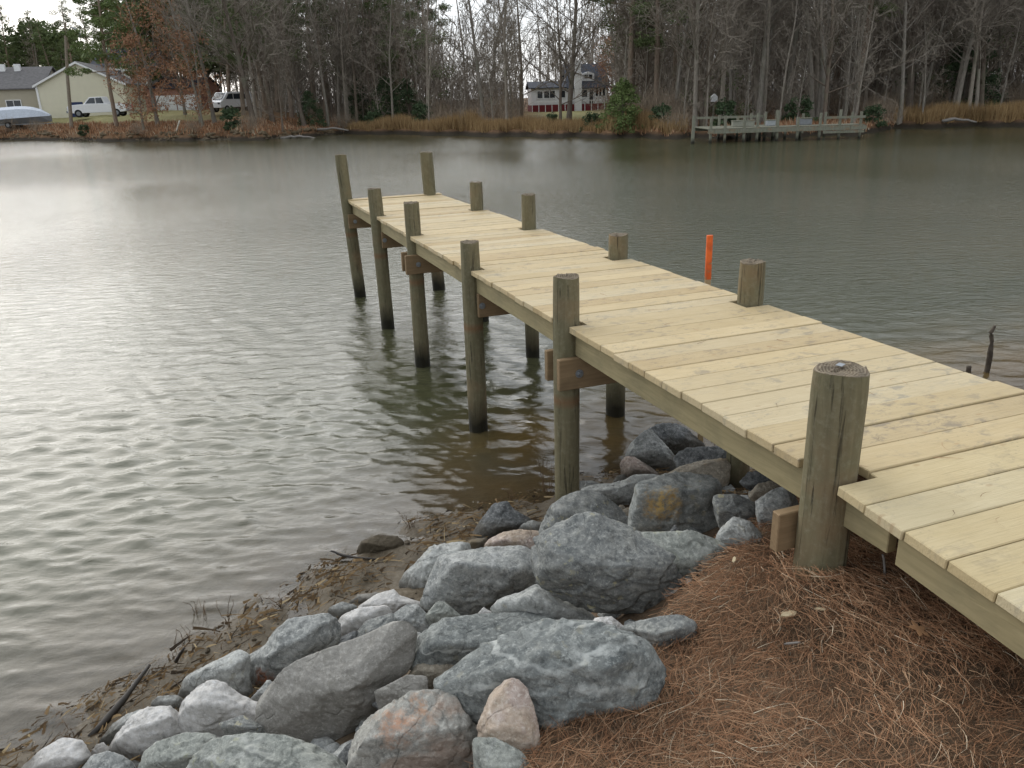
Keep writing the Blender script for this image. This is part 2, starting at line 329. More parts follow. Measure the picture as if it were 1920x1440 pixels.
def water_mat():
    M = Mat('creek_water', .06, .5); b = M.b
    v = M.coord(src='World'); dep = M.attr('depth')
    n = M.noise(v, .16, 3, .5)
    body = M.ramp(n, (.35, (.054, .058, .028)), (.65, (.076, .074, .040)))
    sh = M.mix(M.math('MULTIPLY', M.attr('sandy'), M.ramp(M.noise(v, .75, 3), (.36, .2), (.52, 1.0))), M.ramp(dep, (.0, (.11, .103, .08)), (.3, (.09, .083, .058)), (1.0, (.075, .07, .042))), M.ramp(dep, (.0, (.15, .12, .075)), (.3, (.19, .12, .04)), (1.0, (.10, .08, .03))))
    b.inputs['IOR'].default_value = 1.333
    col = M.mix(M.ramp(dep, (.15, 0.0), (.75, 1.0)), sh, body); M.color(col)
    M.rough(.07)
    w1 = M.noise(M.coord((1, 2.3, 1), src='World', rot=(0, 0, -.28)), 3.3, 5, .62, .6)
    w2 = M.noise(M.coord((1, 2.0, 1), src='World', rot=(0, 0, .35)), 8.5, 4, .6, .4)
    h = M.math('ADD', w1, M.math('MULTIPLY', w2, .38))
    bp = M.n('ShaderNodeBump'); bp.inputs['Distance'].default_value = .09; M.put(bp.inputs['Height'], h); M.put(bp.inputs['Strength'], M.math('MULTIPLY', M.attr('ripple'), .8))
    M.t.links.new(bp.outputs[0], b.inputs['Normal'])
    tr = M.n('ShaderNodeBsdfTransparent'); tr.inputs[0].default_value = (.80, .66, .42, 1)
    gl = M.n('ShaderNodeBsdfGlossy'); gl.inputs['Roughness'].default_value = .05; M.t.links.new(bp.outputs[0], gl.inputs['Normal'])
    fr = M.n('ShaderNodeFresnel'); fr.inputs[0].default_value = 1.333; M.t.links.new(bp.outputs[0], fr.inputs['Normal'])
    clear = M.n('ShaderNodeMixShader'); M.t.links.new(fr.outputs[0], clear.inputs[0]); M.t.links.new(tr.outputs[0], clear.inputs[1]); M.t.links.new(gl.outputs[0], clear.inputs[2])
    ms = M.n('ShaderNodeMixShader'); M.put(ms.inputs[0], M.ramp(dep, (.0, .25), (.45, .82), (.9, 1.0)))
    M.t.links.new(clear.outputs[0], ms.inputs[1]); M.t.links.new(b.outputs[0], ms.inputs[2])
    M.t.links.new(ms.outputs[0], M.t.nodes['Material Output'].inputs['Surface']); return M.m
m_water = water_mat()
def tint_mat(name, *stops, rough=.85, trans=0):
    M = Mat(name, rough, .2); M.color(M.ramp(M.attr('tint'), *stops)); return M.m
m_needle = tint_mat('pine_straw', (0, (.11, .058, .032)), (.35, (.30, .15, .078)), (.7, (.41, .245, .14)), (.92, (.50, .37, .24)), (1, (.66, .56, .41)))
m_litter = tint_mat('marsh_debris', (0, (.035, .024, .014)), (.4, (.12, .075, .035)), (.75, (.24, .16, .08)), (1, (.42, .32, .18)))
m_reed = tint_mat('golden_marsh_grass', (0, (.16, .095, .045)), (.5, (.33, .215, .10)), (1, (.46, .33, .17)))
def bark(name, c0, c1):
    M = Mat(name, .9, .1); n = M.noise(M.coord((6, 6, 1), rnd=True), 3, 6, .65); n2 = M.noise(M.coord(rnd=True), 1.2, 3)
    col = M.mix(M.ramp(n2, (.5, 0.0), (.7, .5)), M.ramp(n, (.3, c0), (.7, c1)), (.15, .16, .11))
    M.color(M.mix(M.rand(), col, M.mix(1.0, col, (1.25, 1.2, 1.15), 'MULTIPLY'))); M.bump(n, .8, .05); return M.m
m_bark = bark('grey_bark', (.15, .135, .115), (.32, .29, .25))
m_bark2 = bark('dark_bark', (.085, .068, .055), (.20, .165, .135))
m_barkp = bark('pine_bark', (.14, .105, .08), (.29, .23, .18))
def leaf(name, c0, c1): 
    M = Mat(name, .75, .2); n = M.noise(M.coord(rnd=True), 1.3, 4, .6); M.color(M.mix(.5, M.ramp(n, (.35, c0), (.65, c1)), M.ramp(M.attr('tint'), (0, c0), (1, c1)))); return M.m
m_twig = leaf('bare_twigs', (.155, .13, .105), (.30, .26, .21))
m_pine = leaf('pine_needles', (.06, .085, .035), (.15, .185, .07))
m_ever = leaf('dark_evergreen_leaves', (.03, .05, .026), (.09, .13, .06))
m_ever2 = leaf('bright_cedar_foliage', (.075, .115, .035), (.20, .25, .09))
m_brown = leaf('russet_beech_leaves', (.22, .115, .065), (.42, .235, .135))
m_brush = leaf('brush_twigs', (.20, .155, .115), (.36, .29, .21))

# ------------------------------------------------------------------ near bank
WL = np.array([(-40, -22), (-14, -6.5), (-8, -1.2), (-4.6, .55), (-3.3, 1.75), (-2.36, 2.88), (-1.9, 3.32), (-1.5, 3.89), (-1.11, 4.43), (-.61, 4.81), (-.14, 5.01), (.29, 5.25), (.9, 5.62), (1.6, 5.75), (2.4, 5.55), (3.3, 5.8), (4.6, 6.75), (8, 8.5), (16, 11), (40, 16)])
LL = np.array([(-40, -25), (-14, -9.5), (-8, -4.5), (-4, -2.2), (-2, -.6), (-.9, .55), (-.2, 1.45), (.05, 1.8), (.45, 2.25), (.65, 2.5), (.85, 2.75), (1.1, 3.05), (1.35, 3.35), (1.9, 3.55), (3.2, 3.9), (5, 4.8), (8, 6.5), (16, 9), (40, 14)])
def bank_u(x, y):
    yw = np.interp(x, WL[:, 0], WL[:, 1]) - .10; yl = np.interp(x, LL[:, 0], LL[:, 1]); return (yw - y) / (yw - yl), yw, yl
def h_smooth(x, y):
    u, yw, yl = bank_u(x, y)
    z = np.interp(u, [0, .12, .28, .5, .75, 1.0, 1.6, 4, 12], [0, .035, .11, .34, .68, .92, 1.0, 1.03, 1.1])
    d = np.clip(y - yw, 0, None); return np.where(u < 0, -np.interp(d, [0, .5, 1.5, 3, 8], [0, .05, .15, .42, 1.7]), z)
def h_near(x, y):
    z = h_smooth(x, y); P = np.stack([x, y, np.zeros_like(x)], -1); u, _, _ = bank_u(x, y)
    mud = np.exp(-((u - .15) / .22) ** 2)
    z = z - .09 * np.interp(u, [.28, .42, .86, .95], [0, 1, 1, 0]) * (x > -3.4) * (x < 1.9)
    z = z + .035 * fbm(P * 1.7, 3) + (.012 + .05 * mud * (u > -.15)) * fbm(P * 6.5 + 9, 4) + .012 * fbm(P * 22, 2)
    r = np.hypot((x - 1.03) / .40, (y - 2.45) / .20); z = z + .035 * np.exp(-r ** 2)      # straw heaped at the post foot
    return z
def stretch(a, b, lo, hi, step, n0, n1):
    return np.concatenate([lo - np.geomspace(.05, lo - a, n0)[::-1], np.arange(lo, hi, step), hi + np.geomspace(.05, b - hi, n1)])
gx = stretch(-60, 60, -3.6, 5.2, .035, 40, 40); gy = stretch(-60, 22, .9, 6.9, .035, 40, 34)
X, Y = np.meshgrid(gx, gy); Z = h_near(X, Y); u, _, _ = bank_u(X, Y)
edge = np.clip((np.maximum(np.abs(X) - 25, 0)) / 30, 0, 1); Z = np.where(u < 0, np.maximum(Z, -2.2), Z)
nx, ny = len(gx), len(gy); idx = np.arange(nx * ny).reshape(ny, nx)
Fq = np.stack([idx[:-1, :-1], idx[:-1, 1:], idx[1:, 1:], idx[1:, :-1]], -1).reshape(-1, 4)
mudw = np.clip(1.15 - np.clip(u - .05, 0, 1) * 1.6, 0, 1).ravel()
tag(npmesh('bank_ground', np.stack([X, Y, Z], -1), Fq, m_bank, smooth=True, attrs={'mud': mudw}), kind='structure')

# ------------------------------------------------------------------ far bank
AZ = np.radians([-85, -60, -40, -29.6, -25.4, -15.9, -11, -1.7, 5.6, 14, 22.7, 25.3, 31.3, 45, 60, 85])
RS = np.array([150, 130, 118, 110, 91, 77, 86, 68.5, 60.4, 55, 57, 66.7, 68.5, 72, 80, 90.])
def far_h(x, y):
    az = np.arctan2(x, y); r = np.hypot(x, y); d = r - np.interp(az, AZ, RS) - 1.2 * np.sin(az * 90) - .8 * np.sin(az * 233 + 1)
    left = np.clip((-np.degrees(az) - 10) / 5, 0, 1)
    z = np.interp(d, [-20, -3, 0, 1.2, 6, 20, 60, 200, 600], [-2.5, -.3, .02, .40, .55, .75, 1.05, 3, 4]) * (1 - left) + left * np.interp(d, [-20, -3, 0, 1.2, 6, 14, 40, 200, 600], [-2.5, -.3, .02, .6, 1.2, 2.1, 2.6, 4, 4])
    return z + .22 * fbm(np.stack([x * .35, y * .35, 0 * x], -1), 4) * np.clip(d / 3, 0, 1), d
az = np.radians(np.linspace(-85, 85, 620)); dd = np.concatenate([np.linspace(-16, 0, 10), np.geomspace(.3, 1500, 90)])
A, D = np.meshgrid(az, dd); R = np.interp(A, AZ, RS) + D; X = R * np.sin(A); Y = R * np.cos(A); Z, d_ = far_h(X, Y)
idx = np.arange(A.size).reshape(A.shape); Fq = np.stack([idx[:-1, :-1], idx[:-1, 1:], idx[1:, 1:], idx[1:, :-1]], -1).reshape(-1, 4)
def lawn_w(x, y, d):
    azd = np.degrees(np.arctan2(x, y)); w1 = np.exp(-((azd - 4.6) / 2.8) ** 4) * (d > 9) * (d < 62); w2 = np.exp(-((azd + 26) / 8) ** 4) * (d > 10)
    return np.clip(w1 + w2, 0, 1)
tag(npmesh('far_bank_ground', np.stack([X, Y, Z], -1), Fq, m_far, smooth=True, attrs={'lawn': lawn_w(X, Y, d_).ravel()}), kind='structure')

# ------------------------------------------------------------------ water: one real rippled sheet
rr = [1.2]
while rr[-1] < 30: rr.append(rr[-1] + max(.012, rr[-1] ** 2 / CAM[2] / 800 * 1.6))
rr = np.concatenate([rr, np.geomspace(rr[-1] * 1.03, 1600, 70)])
az = np.radians(np.concatenate([np.linspace(-110, -40, 40)[:-1], np.linspace(-40, 40, 470), np.linspace(40, 110, 40)[1:]]))
A, R = np.meshgrid(az, rr); X = R * np.sin(A); Y = R * np.cos(A); Z = np.zeros_like(X)
sp = np.maximum(R * math.radians(.143), np.gradient(rr)[:, None])
wr = np.random.default_rng(11)
gust = .85 + .6 * (fbm(np.stack([X * .16, Y * .10, X * 0], -1), 3) + .1)
for k in range(84):
    lam = .085 * (6.5 ** wr.random()); th = math.radians(-98 + 30 * wr.standard_normal()); kx, ky = math.cos(th), math.sin(th)
    slope = .0145 if lam > .3 else .025; a = slope * lam / 6.283
    att = np.clip((lam / (sp * 2.6)) - .6, 0, 1)
    Z += att * a * np.sin(6.283 / lam * (X * kx + Y * ky) + wr.random() * 6.28 + .9 * fbm(np.stack([X * .8, Y * .8, X * 0 + k], -1), 1))
u, yw, yl = bank_u(X, Y); dist_sh = np.clip((Y - yw) * .8, 0, 9)
calm = np.exp(-np.clip(dist_sh, 0, 9) / .9); calm2 = np.clip(calm + 2.2 * np.exp(-np.clip(np.interp(A, AZ, RS) - R, 0, 99) / 13), 0, 1.6)
ripple = (.20 + .80 * np.clip((R - 7) / 16, 0, 1)) * (1 - .5 * np.clip(calm, 0, 1)) * (1 - .90 * np.exp(-np.clip(np.interp(A, AZ, RS) - R, 0, 99) / 17)) * np.clip(.75 + 1.1 * (fbm(np.stack([X * .07, Y * .045, X * 0 + 5], -1), 3)), .25, 1.3)
Z *= np.clip(gust, .3, 1.4) * (1 - .55 * np.clip(calm2, 0, 1))
Z = np.sign(Z) * 0 + Z + .25 * np.abs(Z)            # slightly peaked crests
bed = -h_smooth(X, Y); bed = np.where(Y - yw > 12, 3, bed)
depth = 1 - np.exp(-np.clip(bed, 0, 5) * 3.6)
idx = np.arange(A.size).reshape(A.shape); Fq = np.stack([idx[:-1, :-1], idx[:-1, 1:], idx[1:, 1:], idx[1:, :-1]], -1).reshape(-1, 4)
tag(npmesh('creek_water', np.stack([X, Y, Z], -1), Fq, m_water, smooth=True, attrs={'depth': depth.ravel(), 'ripple': ripple.ravel(), 'sandy': np.clip((X + .9) / .9, 0, 1).ravel()}), kind='structure')

# ------------------------------------------------------------------ the pier
D0 = np.array([.3959, 4.4872, 1.4142]); PA = math.atan2(.34623, .93817); PIT = .1624; W = 1.309
pier = empty('pier', D0, PA); tag(pier, 'long new yellow pine pier on round piles reaching out over the creek', 'pier')
POSTS = [  # s, x, top, diameter, lean x, lean y, base z (world)
 (12.55, .03, .371, .186, 0, 0, .6), (-1.1, .004, .283, .158, 0, 0, -.4), (-12.6, .007, .215, .157, .01, 0, -.8), (-24.7, .03, .323, .157, .005, 0, -1.2),
 (-35.2, .007, .316, .165, .03, 0, -1.2), (-46.9, -.03, .62, .165, .10, .03, -1.2),
 (-46.4, 1.17, .60, .180, .07, 0, -1.2), (-34.0, 1.225, .333, .155, .02, 0, -1.2), (-23.2, 1.21, .348, .153, .02, 0, -1.2), (-11.6, 1.255, .192, .165, 0, 0, -.8),
 (-.6, 1.262, .265, .158, 0, 0, -.4), (12.5, 1.27, .30, .17, 0, 0, .3)]
notch = {}
def plank_prism(k, x0, x1, notches, width=PIT - .003, th=.037):
    """plan polygon of one board in local coordinates (x across the pier, y along it), with post cut-outs"""
    h = width / 2; pts = [(x0, -h), (x1, -h)]
    for side, a, b, dpt in sorted([n for n in notches if n[0] == 1], key=lambda n: n[1]):
        a = max(a, -h); b = min(b, h)
        if a <= -h + 1e-6: pts[-1] = (dpt, -h); pts += [(dpt, b), (x1, b)] if b < h - 1e-6 else [(dpt, h)]
        else: pts += [(x1, a), (dpt, a)] + ([(dpt, b), (x1, b)] if b < h - 1e-6 else [(dpt, h)])
    if not (pts[-1][1] >= h - 1e-6): pts.append((x1, h))
    lp = [(x0, h)]
    for side, a, b, dpt in [n for n in notches if n[0] == 0]:
        a = max(a, -h); b = min(b, h)
        if b >= h - 1e-6: lp = [(dpt, h)] + ([(dpt, a), (x0, a)] if a > -h + 1e-6 else [])
        else: lp += [(x0, b), (dpt, b)] + ([(dpt, a), (x0, a)] if a > -h + 1e-6 else [])
        if a <= -h + 1e-6: lp = lp if lp[-1][1] <= -h + 1e-6 else lp + [(dpt, -h)]; pts[0] = (dpt, -h)
    pts = pts + lp
    q = []
    for p_ in pts:
        if not q or (abs(p_[0] - q[-1][0]) + abs(p_[1] - q[-1][1])) > 1e-5: q.append(p_)
    if abs(q[0][0] - q[-1][0]) + abs(q[0][1] - q[-1][1]) < 1e-5: q.pop()
    mb = MB(); mb.prism(q, -th, 0); return mb
def put_plank(k, mat, z, tilt, name='plank', xoff=0.0):
    yc = -(k + .5) * PIT; nts = []
    for (s, px, top, dia, *_r) in POSTS:
        py = -s * PIT; r = dia / 2 + .014; a, b = py - r - yc, py + r - yc
        if b > -PIT / 2 + .008 and a < PIT / 2 - .008 and s > -45:
            nts.append((0, a, b, px + r) if px < .6 else (1, a, b, px - r))
    j0, j1 = random.uniform(-.007, .006), random.uniform(-.008, .008)
    mb = plank_prism(k, -.022 + j0 + xoff, W + .02 + j1, nts); o = mb.build(name, mat, pier, bevel=.0035)
    o.location = (0, yc, z + random.uniform(-.0025, .0025)); o.rotation_euler = (tilt + random.uniform(-.006, .006), random.uniform(-.0015, .0015), random.uniform(-.0025, .0025))
    return o
for k in range(-46, 12): put_plank(k, m_plank, 0, 0)
o = put_plank(-47, m_plank, .012, 0)
RAMP_DZ = .0121
for k in range(12, 30):
    o = put_plank(k, m_ramp if k > 12 else m_plank, -max(0, k + .5 - 12.4) * RAMP_DZ, RAMP_DZ / PIT if k > 12 else 0, xoff=-.006 if k > 12 else 0)
# stringers: three under the level part, three under the ramp
for x in (.028, .62, W - .07):
    b_ = MB().box(x, x + .04, -14.35 * PIT, 46.6 * PIT, -.188, -.0385); o = b_.build('stringer', m_stringer, pier, bevel=.003)
for x in (-.004, .66, W - .04):
    y0, y1 = -14.75 * PIT, -29.5 * PIT; z0 = -(14.75 - 12.4) * RAMP_DZ; z1 = -(29.5 - 12.4) * RAMP_DZ; mb = MB()
    V = [(xx, yy, zz + dz) for (yy, zz) in ((y0, z0), (y1, z1)) for xx in (x, x + .04) for dz in (-.155, -.0385)]
    mb.add(V, [(0, 1, 3, 2), (4, 6, 7, 5), (0, 4, 5, 1), (2, 3, 7, 6), (0, 2, 6, 4), (1, 5, 7, 3)]); mb.build('ramp_stringer', m_stringer, pier, bevel=.003)
# cross beams clamp each pair of piles
def cross(s, near_x0, far_x0, drop=-.190, h=.195, th=.042, tilt=0.0):
    for sgn, x0 in ((1, near_x0), (-1, far_x0)):
        yf = -(s * PIT) - sgn * (.083 + th / 2)
        mb = MB().box(x0, W + .1, -th / 2, th / 2, drop - h, drop); o = mb.build('cross_beam', m_cross, pier, bevel=.004); o.location = (0, yf, 0)
        o.rotation_euler = (0, tilt, 0)
        bt = MB()
        if s > 10: continue
        for xx in ((.03,) if x0 < 0 else (.05,)):
            bt.tube([(xx, -sgn * th / 2, drop - h * .5), (xx, -sgn * (th / 2 + .006), drop - h * .5)], .026, 14); bt.tube([(xx, -sgn * (th / 2 + .006), drop - h * .5), (xx, -sgn * (th / 2 + .02), drop - h * .5)], .013, 6)
        bt.build('bolt', m_galv, o)
cross(-1.1, -.10, -.09); cross(-12.6, .02, -.02); cross(-24.7, -.10, -.09); cross(-35.2, .02, -.05); cross(-46.6, -.06, .0)
cross(12.62, .35, -.115, drop=-.195, h=.16)
# posts
def make_post(s, px, top, dia, lx, ly, base, i):
    R_ = dia / 2; zb = base - D0[2]; H_ = top - zb; nr = 18; K = 36; pr = np.random.default_rng(50 + i)
    prof = 1 + .018 * np.cumsum(pr.standard_normal(K)) / 6; prof = (prof + prof[::-1]) / 2
    V = []
    for j in range(nr):
        f = j / (nr - 1); z = zb + H_ * f; rad = R_ * (1.04 - .05 * f)
        for q in range(K):
            a = 2 * np.pi * q / K; w = 1 + .018 * math.sin(3 * a + i + z * 2.3) + .012 * math.sin(7 * a + z * 5 + i) + .02 * math.sin(z * 3.1 + i * 2) - .05 * max(0, math.cos(a * 1.0 - i * 1.7)) ** 40 + (-.03 if j == nr - 1 else 0)
            V.append((rad * w * prof[q] * math.cos(a) + lx * (-z) * .5, rad * w * prof[q] * math.sin(a) + ly * (-z), z + (.006 * math.sin(2 * a + i) if j == nr - 1 else 0)))
    F = [(j * K + q, j * K + (q + 1) % K, (j + 1) * K + (q + 1) % K, (j + 1) * K + q) for j in range(nr - 1) for q in range(K)]
    root = npmesh('post', V, F, m_post, pier, smooth=True); root.location = (px, -s * PIT, 0)
    # sawn top, a little dished and chipped
    c = [(0, 0)]; TV = [(lx * -top * .5, ly * -top, top - .004)]; TF = []
    for rj, rf in enumerate((.35, .7, .9, .972)):
        for q in range(K):
            a = 2 * np.pi * q / K; j = (nr - 1) * K + q
            bx, by = V[j][0] - lx * (-top) * .5, V[j][1] - ly * (-top); hz = .004 * math.sin(5 * a + rj * 2 + i) + .003 * pr.standard_normal()
            TV.append((bx * rf / .972 + lx * -top * .5, by * rf / .972 + ly * -top, (top + .002 + hz) if rj < 3 else V[j][2] + .0))
    for q in range(K):
        TF.append((0, 1 + q, 1 + (q + 1) % K))
        for rj in range(3): TF.append((1 + rj * K + q, 1 + (rj + 1) * K + q, 1 + (rj + 1) * K + (q + 1) % K, 1 + rj * K + (q + 1) % K))
    npmesh('sawn_top', TV, TF, m_endgrain, root, smooth=False)
    return root
for i, pd in enumerate(POSTS):
    r_ = make_post(*pd, i)
    if i == 0:
        mb = MB(); mb.box(-.018, .018, -.011, .011, .0, .002); t_ = mb.build('metal_tag', m_galv, r_); t_.location = (.01, .02, pd[2] + .009); t_.rotation_euler = (.05, .03, .5)
        r_['label'] = 'thickest post with a small metal tag on top'
# ------------------------------------------------------------------ riprap: each stone a solid of its own
def ico(sub):
    import bmesh
    b = bmesh.new(); bmesh.ops.create_icosphere(b, subdivisions=sub, radius=1)
    V = np.array([v.co[:] for v in b.verts]); F = np.array([[v.index for v in f.verts] for f in b.faces]); b.free(); return V, F
ICO = {k: ico(k) for k in (3, 4, 5, 6)}
def poly_radius(poly, c, th):
    P = np.array(poly, float) - c; Q = np.roll(P, -1, 0); d = np.stack([np.cos(th), np.sin(th)], -1); R = np.zeros(len(th))
    for a, b in zip(P, Q):
        e = b - a; den = d[:, 0] * e[1] - d[:, 1] * e[0]; den = np.where(np.abs(den) < 1e-9, 1e-9, den)
        t = (a[0] * e[1] - a[1] * e[0]) / den; s = (a[0] * d[:, 1] - a[1] * d[:, 0]) / den
        R = np.where((s >= -1e-6) & (s <= 1 + 1e-6) & (t > 0), np.maximum(R, t), R)
    return R
def solid_stone(poly, label, mat, seed=0, lift=.42, thick=.85, facets=7, push=0.0, extra=(), name='riprap_stone', group='riprap stones on the bank', rough=1.0):
    P = np.array(poly, float); P[:, 1] = -P[:, 1]
    A2 = np.roll(P, -1, 0); cr = P[:, 0] * A2[:, 1] - A2[:, 0] * P[:, 1]; c = ((P + A2) * cr[:, None]).sum(0) / (3 * cr.sum()); area = abs(cr.sum()) / 2
    d = ray(c[0], -c[1]); rpx = math.sqrt(area / math.pi)
    t = 3.0                                             # where the line of sight meets the bank, half a stone above it
    for _ in range(60):
        q = CAM + d * t; size = rpx * t / F_PX; g = float(h_smooth(np.array(q[0]), np.array(q[1]))) if True else 0
        t += .6 * (q[2] - max(g, -.1) - lift * size) / abs(d[2]) 
    t += push; O = CAM + d * t; depth = t * float(d @ CF); k = depth / F_PX
    r = np.random.default_rng(seed + 100); V0, F0 = ICO[5 if rpx > 24 else 4 if rpx > 11 else 3]
    if rpx > 85: V0, F0 = ICO[6]
    ths = np.linspace(-math.pi, math.pi, 361); Rp = poly_radius(P, c, ths) * k * 1.10; Rp[-1] = Rp[0]
    Rs = Rp.copy()
    th = np.arctan2(V0[:, 1], V0[:, 0]); s = np.hypot(V0[:, 0], V0[:, 1]); cz = V0[:, 2]; p_ = 3.4
    mean = rpx * k; T = mean * thick; w = -d
    # hull: the outline plus a ridge and a few knuckles towards the viewer and the ground behind
    pts = []
    for q_ in (P - c) * k * 1.10: pts.append((q_[0], q_[1], T * r.uniform(-.3, .25)))
    ridge = r.uniform(-.05, .38); tilt_ = r.normal(0, .18)
    for uu in (-.58, -.1, .5):
        uu += r.normal(0, .12); th_ = math.atan2(ridge + tilt_ * uu, uu); rl = math.hypot(uu, ridge); pts.append((np.interp(th_, ths, Rs) * rl * math.cos(th_), np.interp(th_, ths, Rs) * rl * math.sin(th_), T * r.uniform(.62, 1.0)))
    for _ in range(2):
        th_ = r.uniform(-2.6, -.5); rl = r.uniform(.35, .7); pts.append((np.interp(th_, ths, Rs) * rl * math.cos(th_), np.interp(th_, ths, Rs) * rl * math.sin(th_), T * r.uniform(.35, .75)))
    for _ in range(5):
        th_ = r.uniform(-3.1, 3.1); pts.append((np.interp(th_, ths, Rs) * .5 * math.cos(th_), np.interp(th_, ths, Rs) * .5 * math.sin(th_), -T * r.uniform(.6, 1.0)))
    import bmesh
    b_ = bmesh.new(); [b_.verts.new(q_) for q_ in pts]; bmesh.ops.convex_hull(b_, input=b_.verts[:]); b_.normal_update()
    pl_n = np.array([f.normal[:] for f in b_.faces]); pl_d = np.array([f.normal.dot(f.verts[0].co) for f in b_.faces]); b_.free()
    flip = pl_d < 0; pl_n[flip] *= -1; pl_d[flip] *= -1; ok = pl_d > 1e-6; pl_n = pl_n[ok]; pl_d = pl_d[ok]
    dirs = V0 * np.array([mean, mean, T]); dirs /= np.linalg.norm(dirs, axis=1)[:, None]
    inv = np.clip(dirs @ pl_n.T, 1e-6, None) / pl_d; KS = 170; mxi = inv.max(1); rr0 = 1 / (mxi * ((inv / mxi[:, None]) ** KS).sum(1) ** (1 / KS))
    loc3 = dirs * rr0[:, None]; Pw = loc3 @ np.stack([CR, CU, w])
    for _ in range(16):                                # broken-off corners
        n = r.standard_normal(3); n /= np.linalg.norm(n); q_ = Pw @ n; o = q_ - q_.max() * r.uniform(.86, .985); sm = .004 * mean
        o = np.where(o > 6 * sm, o, sm * np.log1p(np.exp(np.clip(o / sm, -30, 30)))); Pw = Pw - o[:, None] * n
    rad = Pw / (np.linalg.norm(Pw, axis=1)[:, None] + 1e-9); qn = Pw / mean + seed * 3.7
    big = fbm(qn * 1.1, 3); rid = 1 - np.abs(fbm(qn * 2.0 + 40, 3)) * 5; strat = vnoise(np.stack([qn @ np.array([.6, .5, 3.4]), qn[:, 0] * .7, qn[:, 1] * .7], -1) * 1.9)
    fs = fbm(qn * 1.3 + 3, 2) * 3.2; saw = fs - np.floor(fs); saw = np.where(saw < .85, saw / .85, (1 - saw) / .15)
    f2 = fbm(np.stack([qn @ np.array([.9, .3, 1.9]), qn @ np.array([-.5, 1, .2]), qn[:, 2]], -1) * 1.7 + 31, 2) * 3.6; saw2 = f2 - np.floor(f2); saw2 = np.where(saw2 < .8, saw2 / .8, (1 - saw2) / .2)
    disp = mean * rough * (.018 * big + .012 * np.clip(rid, -1, 1) + .055 * (saw - .5) + .030 * (saw2 - .5) + .018 * strat + .020 * fbm(qn * 5, 3) + .012 * fbm(qn * 16, 2))
    Pw = Pw + rad * disp[:, None]
    co = np.linalg.solve(np.stack([CR, CU, w], 1), Pw.T).T; rr_ = np.hypot(co[:, 0], co[:, 1]); tt = np.arctan2(co[:, 1], co[:, 0])      # give the broken shape its full outline back
    bi = ((tt + math.pi) / (2 * math.pi) * 120).astype(int) % 120; mxr = np.zeros(120); np.maximum.at(mxr, bi, rr_); tc_ = (np.arange(120) + .5) / 120 * 2 * math.pi - math.pi
    tgt = np.array([np.interp(t_, ths, Rs) for t_ in tc_]); ra = np.clip(tgt / np.maximum(mxr, mean * .2), .8, 1.45); ra = np.convolve(np.concatenate([ra[-2:], ra, ra[:2]]), [.1, .2, .4, .2, .1], 'valid')
    fa = np.interp(tt, np.concatenate([[tc_[-1] - 2 * math.pi], tc_, [tc_[0] + 2 * math.pi]]), np.concatenate([[ra[-1]], ra, [ra[0]]])); co[:, :2] *= fa[:, None]; Pw = co @ np.stack([CR, CU, w])
    o = npmesh(name, Pw, F0, RM[mat], smooth=True); o.location = tuple(float(x) for x in O)
    tag(o, label, 'boulder' if rpx > 45 else 'stone', group); return o
